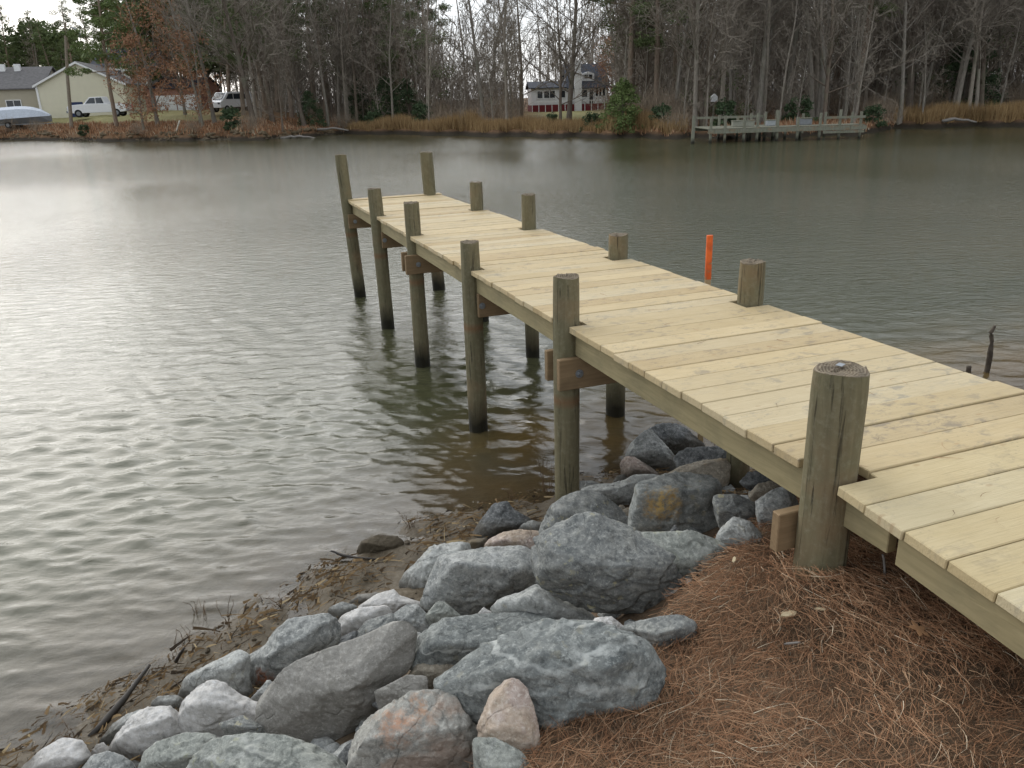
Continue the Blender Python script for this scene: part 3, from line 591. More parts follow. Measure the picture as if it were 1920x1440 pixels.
STONES = [
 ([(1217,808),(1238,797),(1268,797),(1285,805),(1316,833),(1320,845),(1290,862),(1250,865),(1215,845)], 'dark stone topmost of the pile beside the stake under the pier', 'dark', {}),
 ([(1174,860),(1185,835),(1205,815),(1220,808),(1250,840),(1275,870),(1284,880),(1250,897),(1230,897),(1195,885)], 'smooth grey hump stone leaning on the dark topmost stone near the water', 'blue', {}),
 ([(1268,858),(1295,843),(1358,841),(1380,856),(1396,875),(1406,896),(1395,925),(1340,930),(1280,890)], 'dark blue grey stone under the pier behind the tan topped slab', 'dark', {}),
 ([(1243,896),(1277,877),(1316,866),(1360,863),(1369,873),(1366,900),(1350,930),(1300,940),(1255,915)], 'tan topped slab behind the yellow stained boulder', 'tan', {}),
 ([(1165,870),(1175,858),(1190,859),(1219,877),(1238,894),(1205,908),(1170,906)], 'small pinkish stone below the grey hump stone', 'pink', {}),
 ([(1150,905),(1158,893),(1170,890),(1180,905),(1165,912)], 'little grey chip stone at the water edge beside the small pinkish stone', 'light', {}),
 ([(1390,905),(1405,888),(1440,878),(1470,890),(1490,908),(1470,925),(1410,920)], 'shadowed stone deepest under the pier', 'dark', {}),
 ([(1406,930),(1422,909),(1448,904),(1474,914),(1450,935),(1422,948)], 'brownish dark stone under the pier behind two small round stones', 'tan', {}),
 ([(1090,920),(1127,908),(1160,908),(1185,893),(1211,891),(1240,896),(1232,907),(1204,915),(1198,942),(1185,958),(1155,955),(1110,940)], 'long light grey stone with a curved ridge behind the humped boulder', 'light', {}),
 ([(1062,935),(1063,915),(1080,904),(1110,903),(1133,912),(1118,940),(1085,950)], 'rounded grey stone at the foot of the second nearest left post', 'speck', {}),
 ([(1420,941),(1448,922),(1472,914),(1488,928),(1496,952),(1486,990),(1448,998),(1427,990),(1420,962)], 'grey stone left of the cross beam end under the pier', 'blue', {}),
 ([(1339,938),(1346,930),(1380,929),(1411,943),(1432,962),(1430,980),(1417,992),(1380,990),(1352,990),(1343,962)], 'rounded grey stone right of the yellow stained boulder', 'speck', {}),
 ([(1194,936),(1200,912),(1230,901),(1266,890),(1327,896),(1346,909),(1348,928),(1340,944),(1353,980),(1346,1007),(1330,1020),(1240,1015),(1187,995),(1187,960)], 'large grey boulder with a bright yellow stain', 'yellow', dict(facets=5)),
 ([(1342,1015),(1354,992),(1377,971),(1406,980),(1432,1010),(1434,1025),(1417,1036),(1375,1038),(1350,1027)], 'pale pointed stone on the pine straw left of the nearest post', 'light', {}),
 ([(1160,952),(1168,949),(1175,958),(1176,980),(1165,975)], 'small upright chip between the humped boulder and the yellow stained one', 'tan', {}),
 ([(1169,957),(1185,951),(1187,978),(1177,985)], 'small tan wedge stone between the humped boulder and the yellow stained one', 'tan', {}),
 ([(1190,1000),(1200,975),(1219,975),(1238,994),(1224,1010),(1200,1012)], 'small pinkish wedge stone against the foot of the yellow stained boulder', 'pink', dict(push=-.05)),
 ([(1192,1004),(1237,1001),(1298,999),(1335,1013),(1356,1023),(1367,1044),(1367,1070),(1348,1104),(1316,1097),(1270,1085),(1230,1060),(1200,1025)], 'ledge shaped grey brown stone with a dark crack behind the speckled boulder', 'green', dict(extra=[(.2, -.9, -.25)])),
 ([(1253,1004),(1266,986),(1277,1003),(1266,1012)], 'small dark pointed chip lying on the ledge shaped stone', 'dark', dict(lift=.3, push=-.22)),
 ([(1280,1004),(1288,994),(1298,1002),(1290,1012)], 'small light chip lying on the ledge shaped stone', 'light', dict(lift=.3, push=-.22)),
 ([(884,1011),(900,981),(926,948),(949,943),(962,958),(984,971),(996,980),(985,1000),(949,1008),(910,1026)], 'dark triangular stone standing at the water edge', 'dark', {}),
 ([(1018,1000),(1022,985),(1040,950),(1070,932),(1095,926),(1124,930),(1160,958),(1192,998),(1190,1040),(1100,1060),(1030,1040)], 'humped grey boulder right behind the largest speckled boulder', 'speck', {}),
 ([(971,999),(978,984),(997,977),(1020,984),(1020,1003),(990,1008)], 'small bluish white stone between the dark triangular stone and the humped boulder', 'light', {}),
 ([(865,1027),(885,1012),(910,1010),(914,1027),(890,1036)], 'small flat muddy pale stone left of the pink streaked stone', 'tan', {}),
 ([(910,1028),(920,1013),(945,1000),(974,995),(1008,998),(1020,1012),(1010,1046),(980,1050),(926,1040)], 'pink streaked stone behind the big blue grey block', 'pink', {}),
 ([(673,1032),(680,1015),(708,1004),(742,1007),(755,1017),(740,1038),(700,1048),(677,1046)], 'brown mud coated stone alone at the water line', 'mud', dict(lift=.25)),
 ([(1005,1035),(1022,1005),(1077,975),(1110,968),(1160,985),(1195,1000),(1235,1028),(1264,1045),(1276,1075),(1275,1145),(1200,1147),(1110,1142),(1060,1120),(1016,1092)], 'largest speckled grey boulder with yellow lichen spots', 'speck', dict(facets=6, thick=.7, lift=.62)),
 ([(752,1094),(765,1071),(781,1058),(807,1029),(845,1022),(875,1022),(880,1040),(850,1080),(835,1110),(800,1146),(780,1128),(758,1116)], 'whitish stone with a pale seam forming the left end of the big blue grey block', 'light', dict(push=.06)),
 ([(796,1135),(812,1085),(830,1046),(880,1036),(920,1030),(978,1029),(1010,1052),(1014,1094),(981,1118),(939,1128),(907,1152),(874,1158),(816,1144)], 'big blue grey block with a flat top and dark broken front', 'blue', dict(extra=[(.05, -.55, -.1), (.9, -.3, .0)], facets=5)),
 ([(1165,1178),(1200,1166),(1238,1158),(1274,1155),(1303,1172),(1297,1197),(1256,1217),(1215,1226),(1190,1210)], 'low grey stone half buried in pine straw right of the banded boulder', 'speck', dict(lift=.15)),
 ([(926,1142),(945,1123),(981,1113),(1004,1100),(1023,1103),(1049,1123),(1087,1139),(1115,1163),(1090,1180),(1020,1182),(950,1172)], 'peaked grey stone in front of the largest speckled boulder', 'light', {}),
 ([(1105,1176),(1120,1160),(1147,1158),(1192,1194),(1180,1208),(1130,1198)], 'white ridge stone showing behind the big banded boulder', 'white', {}),
 ([(655,1130),(673,1116),(702,1113),(719,1118),(690,1138),(670,1140)], 'flat taupe stone on the mud beside the white jagged stone', 'slab', dict(lift=.2)),
 ([(673,1140),(709,1115),(738,1107),(748,1118),(790,1131),(780,1145),(745,1160),(727,1156)], 'jagged white stone left of the big blue grey block', 'white', {}),
 ([(618,1142),(640,1131),(668,1138),(655,1160),(628,1172)], 'small bluish stone behind the flat white stone', 'blue', {}),
 ([(622,1187),(644,1155),(673,1142),(722,1138),(733,1155),(705,1187),(668,1208),(633,1212)], 'flat topped white stone among the grey ones left of the green diamond stone', 'white', dict(thick=.7)),
 ([(664,1195),(690,1165),(735,1152),(764,1183),(752,1205),(700,1220),(672,1220)], 'mottled grey stone against the flat topped white stone', 'speck', dict(push=.03)),
 ([(735,1158),(760,1138),(782,1135),(800,1155),(815,1185),(795,1205),(755,1200)], 'bluish stone between the flat topped white stone and the green diamond stone', 'blue', dict(push=.03)),
 ([(799,1155),(819,1131),(832,1129),(862,1155),(835,1180),(812,1182)], 'small green diamond shaped stone', 'green', dict(push=-.05)),
 ([(790,1195),(833,1164),(899,1155),(983,1152),(1045,1168),(1010,1200),(935,1235),(865,1270),(815,1270),(775,1248)], 'dark slab with a white quartz line behind the big banded boulder', 'band', dict(facets=5)),
 ([(897,1152),(907,1141),(927,1153),(912,1162)], 'tiny white stone above the dark slab with the quartz line', 'white', dict(push=-.12)),
 ([(765,1204),(780,1188),(802,1192),(814,1215),(803,1252),(772,1262)], 'small upright grey stone right of the taupe slab', 'light', dict(push=-.02)),
 ([(459,1236),(500,1212),(516,1187),(541,1166),(606,1156),(621,1162),(633,1180),(628,1210),(580,1240),(530,1280),(512,1292),(475,1304),(463,1287)], 'blue grey block with a pinkish top and rust stained dark front', 'blue', dict(extra=[(-.1, -1, -.1)], facets=5)),
 ([(596,1232),(615,1206),(668,1183),(674,1206),(630,1228),(606,1242)], 'dark narrow stone wedged behind the taupe slab', 'dark', {}),
 ([(824,1293),(855,1258),(914,1213),(965,1191),(1023,1169),(1110,1172),(1150,1186),(1200,1206),(1227,1246),(1231,1282),(1210,1320),(1197,1352),(1140,1370),(1060,1390),(1000,1388),(940,1360),(880,1350),(842,1322)], 'very large banded grey boulder at the edge of the pine straw', 'band', dict(thick=.72, facets=6)),
 ([(490,1319),(509,1294),(525,1275),(538,1259),(562,1244),(594,1231),(681,1197),(731,1175),(753,1175),(767,1191),(766,1241),(759,1262),(716,1290),(712,1325),(666,1383),(625,1408),(575,1395),(531,1390),(494,1377)], 'large smooth taupe slab lying diagonally across the pile', 'slab', dict(facets=5, thick=.62, rough=.5, extra=[(.45, -.75, .05), (-.25, .1, 1)])),
 ([(766,1271),(784,1241),(816,1225),(855,1221),(860,1240),(828,1290),(800,1303),(780,1292)], 'tan pointed stone leaning on the banded boulder', 'tan', {}),
 ([(705,1297),(762,1268),(797,1270),(799,1302),(760,1320),(716,1334)], 'grey plate shaped stone below the tan pointed one', 'slab', dict(push=-.02)),
 ([(467,1314),(503,1276),(512,1294),(484,1324)], 'small teal chip between the rust stained block and the taupe slab', 'blue', {}),
 ([(339,1302),(353,1269),(394,1247),(444,1223),(464,1231),(464,1275),(471,1302),(450,1312),(400,1320),(360,1320)], 'pale bluish stone at the mud edge left of the rust stained block', 'light', {}),
 ([(284,1321),(300,1308),(328,1305),(346,1316),(344,1342),(300,1340)], 'small rounded grey stone between two white stones on the mud', 'light', {}),
 ([(338,1352),(347,1319),(375,1291),(397,1280),(419,1284),(444,1303),(489,1325),(493,1359),(471,1390),(420,1392),(353,1384)], 'bright white boulder touching the lower end of the taupe slab', 'white', {}),
 ([(413,1358),(455,1343),(492,1363),(500,1395),(440,1400)], 'dark pitted stone under the bright white boulder', 'speck', dict(push=-.08)),
 ([(188,1390),(212,1359),(238,1341),(268,1332),(254,1374),(222,1406),(200,1410)], 'blue grey stone behind the white round stone on the mud', 'blue', {}),
 ([(206,1405),(225,1375),(250,1344),(272,1331),(312,1328),(334,1341),(349,1369),(333,1390),(300,1408),(275,1424),(262,1443),(235,1428)], 'white round stone with fine dark cracks', 'white', {}),
 ([(860,1350),(885,1347),(900,1363),(900,1392),(868,1392)], 'small green grey stone behind the pink cone stone', 'green', {}),
 ([(899,1364),(924,1304),(950,1282),(968,1279),(986,1297),(997,1326),(1005,1362),(1014,1428),(1013,1475),(960,1465),(905,1392)], 'pink cone shaped stone standing on end', 'pink', dict(lift=.6)),
 ([(890,1388),(930,1388),(975,1412),(1002,1450),(960,1490),(895,1480)], 'dark green grey stone below the pink cone stone', 'green', {}),
 ([(664,1460),(668,1395),(674,1381),(697,1350),(753,1316),(775,1305),(816,1302),(850,1312),(859,1337),(893,1376),(900,1420),(898,1470),(780,1495),(690,1485)], 'grey boulder with orange pink patches at the bottom of the photo', 'orange', dict(facets=6)),
 ([(260,1455),(275,1412),(297,1394),(344,1378),(397,1380),(405,1402),(378,1435),(355,1475),(300,1490)], 'blue green stone at the bottom edge left of the wide mossy one', 'green', {}),
 ([(350,1465),(372,1420),(405,1390),(468,1380),(530,1384),(577,1398),(622,1420),(650,1455),(630,1500),(540,1520),(430,1510)], 'wide mossy green grey boulder at the bottom edge of the photo', 'green', {}),
 ([(35,1450),(78,1409),(116,1387),(150,1391),(168,1419),(156,1450),(100,1480)], 'leftmost white stone at the bottom left corner', 'white', {}),
 ([(167,1420),(181,1398),(194,1396),(208,1408),(194,1432),(174,1438)], 'tiny white stone beside the leftmost white stone', 'white', {}),
 ([(150,1452),(175,1419),(203,1411),(228,1419),(248,1433),(258,1460),(205,1485)], 'dark blue stone at the bottom edge between white stones', 'blue', {}),
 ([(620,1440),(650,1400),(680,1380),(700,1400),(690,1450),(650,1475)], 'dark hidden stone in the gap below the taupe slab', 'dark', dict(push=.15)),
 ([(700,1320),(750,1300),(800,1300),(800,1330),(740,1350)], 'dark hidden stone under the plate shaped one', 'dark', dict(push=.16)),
 ([(1000,1010),(1030,1000),(1040,1060),(1010,1075)], 'grey stone wedged behind the largest speckled boulder', 'blue', dict(push=.12)),
]
for i, (pl, lb, mt, kw) in enumerate(STONES): solid_stone(pl, lb, mt, seed=i, **kw)
# the yellow stain: a separate thin crust of that boulder is only colour, so it lives in its material
def add_patch(label, px, r, col, col2):
    o = [x for x in bpy.data.objects if x.get('label') == label][0]; base = o.data.materials[0].copy(); o.data.materials[0] = base; nt = base.node_tree
    d = ray(*px); import mathutils
    # first hit of that line of sight on the stone
    dg = mathutils.bvhtree.BVHTree.FromPolygons([v.co[:] for v in o.data.vertices], [p.vertices[:] for p in o.data.polygons])
    hit = dg.ray_cast(Vector(CAM) - o.location, Vector(d))[0]
    if hit is None: return
    b = nt.nodes['Principled BSDF']; old = b.inputs['Base Color'].links[0].from_socket
    tc = nt.nodes.new('ShaderNodeTexCoord'); nz = nt.nodes.new('ShaderNodeTexNoise'); nz.inputs['Scale'].default_value = 14; nz.inputs['Detail'].default_value = 8; nz.inputs['Roughness'].default_value = .7
    ds = nt.nodes.new('ShaderNodeVectorMath'); ds.operation = 'DISTANCE'; ds.inputs[1].default_value = hit
    ma = nt.nodes.new('ShaderNodeMath'); ma.operation = 'MULTIPLY_ADD'; ma.inputs[1].default_value = .26; 
    rp = nt.nodes.new('ShaderNodeValToRGB'); rp.color_ramp.elements[0].position = (r + .095); rp.color_ramp.elements[0].color = (1, 1, 1, 1); rp.color_ramp.elements[1].position = (r + .15); rp.color_ramp.elements[1].color = (0, 0, 0, 1)
    mx_ = nt.nodes.new('ShaderNodeMixRGB'); cr_ = nt.nodes.new('ShaderNodeValToRGB'); cr_.color_ramp.elements[0].position = .35; cr_.color_ramp.elements[1].position = .6
    cr_.color_ramp.elements[0].color = (*col2, 1); cr_.color_ramp.elements[1].color = (*col, 1)
    l = nt.links.new; l(tc.outputs['Object'], nz.inputs['Vector']); l(tc.outputs['Object'], ds.inputs[0]); l(nz.outputs[0], ma.inputs[0]); l(ds.outputs['Value'], ma.inputs[2])
    n2 = nt.nodes.new('ShaderNodeTexNoise'); n2.inputs['Scale'].default_value = 38; n2.inputs['Detail'].default_value = 6; n2.inputs['Roughness'].default_value = .75; l(tc.outputs['Object'], n2.inputs['Vector'])
    r2 = nt.nodes.new('ShaderNodeValToRGB'); r2.color_ramp.elements[0].position = .42; r2.color_ramp.elements[0].color = (.15, .15, .15, 1); r2.color_ramp.elements[1].position = .56; l(n2.outputs[0], r2.inputs[0])
    mm = nt.nodes.new('ShaderNodeMath'); mm.operation = 'MULTIPLY'; l(rp.outputs[0], mm.inputs[0]); l(r2.outputs[0], mm.inputs[1])
    l(ma.outputs[0], rp.inputs[0]); l(mm.outputs[0], mx_.inputs[0]); l(old, mx_.inputs[1]); l(nz.outputs[0], cr_.inputs[0]); l(cr_.outputs[0], mx_.inputs[2]); l(mx_.outputs[0], b.inputs['Base Color'])
add_patch('large grey boulder with a bright yellow stain', (1245, 945), .09, (.62, .43, .16), (.40, .25, .10))
add_patch('blue grey block with a pinkish top and rust stained dark front', (493, 1275), .035, (.42, .13, .05), (.2, .08, .04))
add_patch('grey boulder with orange pink patches at the bottom of the photo', (745, 1360), .05, (.52, .30, .20), (.40, .24, .15))
add_patch('grey boulder with orange pink patches at the bottom of the photo', (790, 1330), .03, (.52, .30, .18), (.40, .24, .15))

# ------------------------------------------------------------------ pine straw, litter and debris (nobody could count it)
def blades(C, ang, length, width, curve, lift, pitch, tint, segs=3):
    n = len(C); t = np.linspace(0, 1, segs + 1); dx = np.cos(ang); dy = np.sin(ang); px, py = -dy, dx
    V = np.zeros((n, segs + 1, 2, 3))
    for j, f in enumerate(t):
        l_ = length * (f - .5); cx = C[:, 0] + dx * l_ + px * curve * (f - .5) ** 2 * 4; cy = C[:, 1] + dy * l_ + py * curve * (f - .5) ** 2 * 4
        cz = C[:, 2] + pitch * l_ + lift * (1 - (2 * f - 1) ** 2); w = width * (1 - .7 * f) * .5
        for q, s_ in ((0, -1), (1, 1)):
            V[:, j, q, 0] = cx + s_ * px * w; V[:, j, q, 1] = cy + s_ * py * w; V[:, j, q, 2] = cz + s_ * w * .7
    base = (np.arange(n) * (segs + 1) * 2)[:, None]; F = np.concatenate([base + np.array([[2 * j, 2 * j + 1, 2 * j + 3, 2 * j + 2]]) for j in range(segs)])
    return V.reshape(-1, 3), F, np.repeat(tint, (segs + 1) * 2)
def cover(n, x0, x1, y0, y1, cond, seed):
    r = np.random.default_rng(seed); x = r.uniform(x0, x1, n); y = r.uniform(y0, y1, n); k = cond(x, y, r); return x[k], y[k], r
def straw(n, seed):
    def cond(x, y, r):
        u, _, _ = bank_u(x, y); near = np.hypot((x - 1.03) / .5, (y - 2.45) / .3) < 1.2
        return (u > .93 - .12 * r.random(len(x)) + .1 * (x < .9) * (y > 2)) & (x < 4.6) & (r.random(len(x)) < np.where(near, 1, .8)) & (y > .9 - x * .05)
    x, y, r = cover(n, -.4, 3.8, .95, 4.2, cond, seed)
    # more needles where the photograph looks closest
    k = r.random(len(x)) < np.clip(1.25 - .25 * np.maximum(x - 1.4, 0) - .2 * np.maximum(y - 2.8, 0), .25, 1); x, y = x[k], y[k]
    m_ = len(x); heap = np.exp(-np.hypot((x - 1.03) / .40, (y - 2.45) / .2) ** 2)
    z = h_near(x, y) + r.uniform(0, .022, m_) + heap * r.uniform(0, .05, m_)
    flow = 2.2 * fbm(np.stack([x * 1.3, y * 1.3, 0 * x], -1), 2) * 3 + r.standard_normal(m_) * 1.15 + 2.4
    ln = r.uniform(.05, .16, m_)
    return blades(np.stack([x, y, z], -1), flow, ln, r.uniform(.0009, .0018, m_), r.normal(0, .018, m_) * ln / .12, r.uniform(-.002, .010, m_), r.normal(0, .07, m_), np.clip(r.normal(.46, .24, m_), 0, 1))
V, F, T_ = straw(175000, 5); tag(npmesh('pine_straw', V, F, m_needle, tint=T_), 'fallen brown pine needles covering the bank beside the pier', 'pine straw', kind='stuff')
def debris(n, seed):
    def cond(x, y, r):
        u, _, _ = bank_u(x, y); pat = fbm(np.stack([x * 2.4, y * 2.4, 0 * x + 4], -1), 3)
        return (u > -.07) & (u < .42) & (pat + .28 * r.standard_normal(len(x)) * .5 > -.02)
    x, y, r = cover(n, -3.2, 1.9, 1.6, 6.4, cond, seed); m_ = len(x); z = h_near(x, y) + r.uniform(-.002, .02, m_)
    yw = np.interp(x, WL[:, 0], WL[:, 1]); sl = np.where(x < -1, 1.1, .55)
    ang = sl + r.standard_normal(m_) * .7; ln = r.uniform(.015, .10, m_) * r.choice([1, 1, .5, 1.6], m_)
    return blades(np.stack([x, y, z], -1), ang, ln, r.choice([.002, .003, .006, .012, .016], m_, p=[.3, .3, .2, .12, .08]), r.normal(0, .003, m_), r.uniform(0, .006, m_), r.normal(0, .15, m_), np.clip(r.normal(.4, .28, m_), 0, 1))
V, F, T_ = debris(46000, 8); tag(npmesh('marsh_debris', V, F, m_litter, tint=T_), 'dead reeds and leaf scraps washed up on the mud', 'debris', kind='stuff')
# mud clods and pebbles between the stones
def clods(n, seed, name, mat, cond, smin, smax, label, cat):
    r = np.random.default_rng(seed); x = r.uniform(-3.3, 2.4, n); y = r.uniform(1.3, 6.4, n); k = cond(x, y, r); x, y = x[k], y[k]; m_ = len(x)
    V0, F0 = ico(1) if False else (ICO[3][0][:42], None)
    import bmesh
    b = bmesh.new(); bmesh.ops.create_icosphere(b, subdivisions=2, radius=1); V0 = np.array([v.co[:] for v in b.verts]); F0 = np.array([[v.index for v in f.verts] for f in b.faces]); b.free()
    s = r.uniform(0, 1, m_) ** 2.2 * (smax - smin) + smin; sc3 = s[:, None] * r.uniform(.5, 1.2, (m_, 3)); sc3[:, 2] *= .6
    V = V0[None] * sc3[:, None]; V = V * (1 + .9 * vnoise(V0[None] * 1.7 + r.random((m_, 1, 3)) * 50))[..., None]
    V[..., 0] += x[:, None]; V[..., 1] += y[:, None]; V[..., 2] += (h_near(x, y) + s * .1)[:, None]
    F = (F0[None] + (np.arange(m_) * len(V0))[:, None, None]).reshape(-1, 3)
    tag(npmesh(name, V.reshape(-1, 3), F, mat, smooth=False), label, cat, kind='stuff')
clods(5500, 21, 'mud_clods', RM['mud'], lambda x, y, r: (lambda u: (u > -.05) & (u < .42) & (fbm(np.stack([x * 3, y * 3, 0 * x], -1), 2) > -.12))(bank_u(x, y)[0]), .004, .020, 'lumps of wet mud along the water line', 'mud')
clods(2600, 22, 'small_rubble', RM['blue'], lambda x, y, r: (lambda u: (u > .25) & (u < .92) & (x > -2.9) & (x < 2.0))(bank_u(x, y)[0]), .012, .07, 'small rubble in the gaps between the riprap stones', 'rubble')

# twigs, weeds and sticks
def stick(name, pts, rad, mat, label, cat, k=7, group=None, knots=0):
    pts = np.array(pts, float); fine = [];
    for i in range(len(pts) - 1):
        for f in np.linspace(0, 1, 5)[:-1]: fine.append(pts[i] * (1 - f) + pts[i + 1] * f)
    fine.append(pts[-1]); fine = np.array(fine); rr_ = np.interp(np.linspace(0, 1, len(fine)), np.linspace(0, 1, len(rad)), rad)
    fine[1:-1] += fbm(fine[1:-1] * 9, 2)[:, None] * rr_[1:-1, None] * 1.2; rr_ = rr_ * (1 + .35 * fbm(fine * 14, 2))
    V, F = tube(fine, rr_, k); O = pts[0].copy(); o = npmesh(name, V - O, F, mat, smooth=True); o.location = tuple(O); tag(o, label, cat, group); return o
m_stick = flat('weathered_stick', (.085, .07, .055), .9, .1, .35, 20); m_wetwood = flat('wet_dark_wood', (.03, .024, .018), .55, .4, .4, 20)
m_stickgrey = flat('grey_twig', (.23, .21, .19), .9, .1, .3, 20)
def atg(x, y, dz=0.0):             # where a line of sight meets the bank
    d = ray(x, y); t = 2.0
    for _ in range(60):
        q = CAM + d * t; t += .5 * (q[2] - max(float(h_smooth(np.array(q[0]), np.array(q[1]))), 0) - dz) / abs(d[2])
    return CAM + d * t
def upright(px_base, px_top, base=None):   # a point straight above/near the base seen at px_top
    d = ray(*px_top); t = (base[1] - CAM[1]) / d[1]; return CAM + d * t
b0 = at(1848, 706, -.05); b0[2] = -.15
stick('driftwood_branch', [b0, upright(0, (1849, 703), b0), upright(0, (1857, 665), b0), upright(0, (1860, 640), b0), upright(0, (1857, 625), b0), upright(0, (1866, 611), b0)], [.030, .028, .026, .022, .022, .012], m_stick, 'thin crooked branch sticking up from the water right of the pier', 'branch')
b1 = at(1815, 698, 0); b1[2] = -.1; stick('driftwood_stump', [b1, b1 + np.array([0, 0, .16])], [.03, .022], m_stick, 'tip of a broken stump in the water beside the pier', 'stump')
s0 = atg(170, 1383); s1 = upright(0, (280, 1247), s0 + np.array([0, .38, 0])); mid = (s0 + s1) / 2 + np.array([.02, 0, .01])
stick('wet_branch', [s0, mid, s1], [.020, .014, .008], m_wetwood, 'dark wet branch lying from the mud out over the water at lower left', 'branch')
s0 = at(620, 1033, .04); s1 = at(672, 1047, .03); stick('wet_twig', [s0, (s0 + s1) / 2 - np.array([0, 0, .01]), s1 + np.array([.12, -.02, 0])], [.006, .009, .007], m_wetwood, 'short dark twig curving out of the debris into the water', 'twig')
s0 = at(330, 1240, .05); s1 = at(345, 1215, .14); stick('mud_stick', [s0, s1], [.010, .006], m_wetwood, 'short stub of a stick poking from the mud edge', 'stick')
g0 = atg(1657, 1108); g1 = upright(0, (1655, 1040), g0); stick('bare_twig', [g0, (g0 + g1) / 2 + np.array([.006, 0, 0]), g1], [.006, .005, .004], m_stickgrey, 'small pale upright twig in the straw under the ramp', 'twig')
g0 = atg(1690, 1105); g1 = g0 + np.array([.5, .12, .03]); stick('fallen_twig', [g0, (g0 + g1) / 2 + np.array([0, .02, .02]), g1], [.006, .005, .004], m_stick, 'thin dark twig lying in the shade beneath the ramp', 'twig')
def chip(px, ln, wd, ang, label, mat, name='wood_chip'):
    P_ = atg(*px, .055); mb = MB(); pts = [(-.5, -.1), (-.2, -.45), (.3, -.5), (.5, 0), (.25, .45), (-.3, .5)]; pts = [(a * ln, b * wd) for a, b in pts]
    mb.prism(pts, 0, .005); o = mb.build(name, mat); o.location = tuple(P_); o.rotation_euler = (.12, -.1, ang); tag(o, label, 'wood chip' if name == 'wood_chip' else 'leaf'); return o
m_chip = flat('pale_wood_chip', (.58, .48, .31), .8, .2, .1, 40); m_dryleaf = flat('dry_oak_leaf', (.36, .20, .10), .8, .2, .2, 20)
chip((1478, 1152), .060, .024, .15, 'largest pale wood chip on the pine straw', m_chip)
chip((1538, 1143), .038, .010, -.3, 'narrow pale wood chip right of the largest one', m_chip)
chip((1376, 1050), .036, .012, 1.2, 'pale splinter leaning in the straw beside the pale pointed stone', m_chip)
chip((1485, 1207), .055, .006, 0, 'thin grey wood sliver lying on the pine straw', m_stickgrey)
chip((602, 1290), .03, .007, .4, 'tiny splinter lying on the taupe slab', m_chip)
def scatter_needles(n, seed):      # needles blown onto the boards near the bank
    r = np.random.default_rng(seed); sx = r.uniform(.1, W - .1, n); sy = -r.uniform(-14, 20, n) * PIT; zz = -np.maximum(0, -sy / PIT - 12.4) * RAMP_DZ + .003
    ca, sa = math.cos(PA), math.sin(PA); x = D0[0] + sx * ca - sy * sa; y = D0[1] + sx * sa + sy * ca; ln = r.uniform(.03, .11, n)
    return blades(np.stack([x, y, D0[2] + zz + .001], -1), r.uniform(0, 6.28, n), ln, r.uniform(.0012, .0022, n), r.normal(0, .008, n), r.uniform(0, .003, n), r.normal(0, .01, n), np.clip(r.normal(.4, .25, n), 0, 1))
V, F, T_ = scatter_needles(70, 77); tag(npmesh('stray_needles', V, F, m_needle, tint=T_), 'stray pine needles blown onto the pier boards', 'pine needles', kind='stuff')
lf = MB(); th = np.linspace(0, 2 * np.pi, 21)[:-1]; lr = .026 * (1 + .45 * np.cos(5 * th)); lf.prism([(a * math.cos(t), a * math.sin(t)) for a, t in zip(lr, th)], 0, .0015)
lo = lf.build('dry_leaf', m_dryleaf); lo.location = tuple(atg(1723, 1180, .06)); lo.rotation_euler = (.3, .2, .6); tag(lo, 'tan lobed dry leaf on the straw near the ramp', 'leaf')
# weed stalks at the water edge
m_weed = flat('dry_weed_stalk', (.13, .085, .05), .85, .1, .3, 20)
def weed(px, h_px, n, seed, label):
    P0 = atg(*px); r = np.random.default_rng(seed); root = empty('weed', P0); tag(root, label, 'weed'); k = depth_k = float((P0 - CAM) @ CF) / F_PX
    for i in range(n):
        hh = h_px * k * r.uniform(.5, 1.0); lean = r.normal(0, .35, 2); p = [np.zeros(3)]
        for j in range(1, 5): p.append(np.array([lean[0] * hh * (j / 4) ** 1.3, lean[1] * hh * (j / 4), hh * j / 4]) + r.normal(0, .004, 3) * j)
        V, F = tube(p, np.linspace(.0026, .001, 5), 4); V = V + np.array([r.normal(0, .02), r.normal(0, .02), 0]); npmesh('stalk', V, F, m_weed, root)
weed((425, 1180), 85, 3, 1, 'tall thin weed stalks at the mud edge beside the pale bluish stone')
weed((345, 1205), 50, 4, 2, 'thin weed sprig standing in the shallow water at left')
weed((520, 1140), 45, 5, 3, 'clump of brown weed stalks at the water edge above the rust stained block')
weed((372, 1150), 28, 5, 4, 'small curled brown weed in the water')
weed((775, 990), 45, 6, 5, 'dark weed clump in the water left of the dark triangular stone')
weed((1030, 925), 75, 7, 6, 'dry grass stalks against the second nearest left post')
weed((1075, 925), 45, 4, 7, 'few dry stalks right of the second nearest left post')
weed((140, 1385), 45, 5, 9, 'dark weed sprig at the foot of the wet branch')
weed((960, 935), 30, 5, 10, 'reddish stubble at the water edge behind the dark triangular stone')
weed((1345, 850), 35, 6, 11, 'thin reddish stalks by the stake under the pier')
weed((780, 1145), 20, 2, 12, 'tiny stalk between the bluish stones')

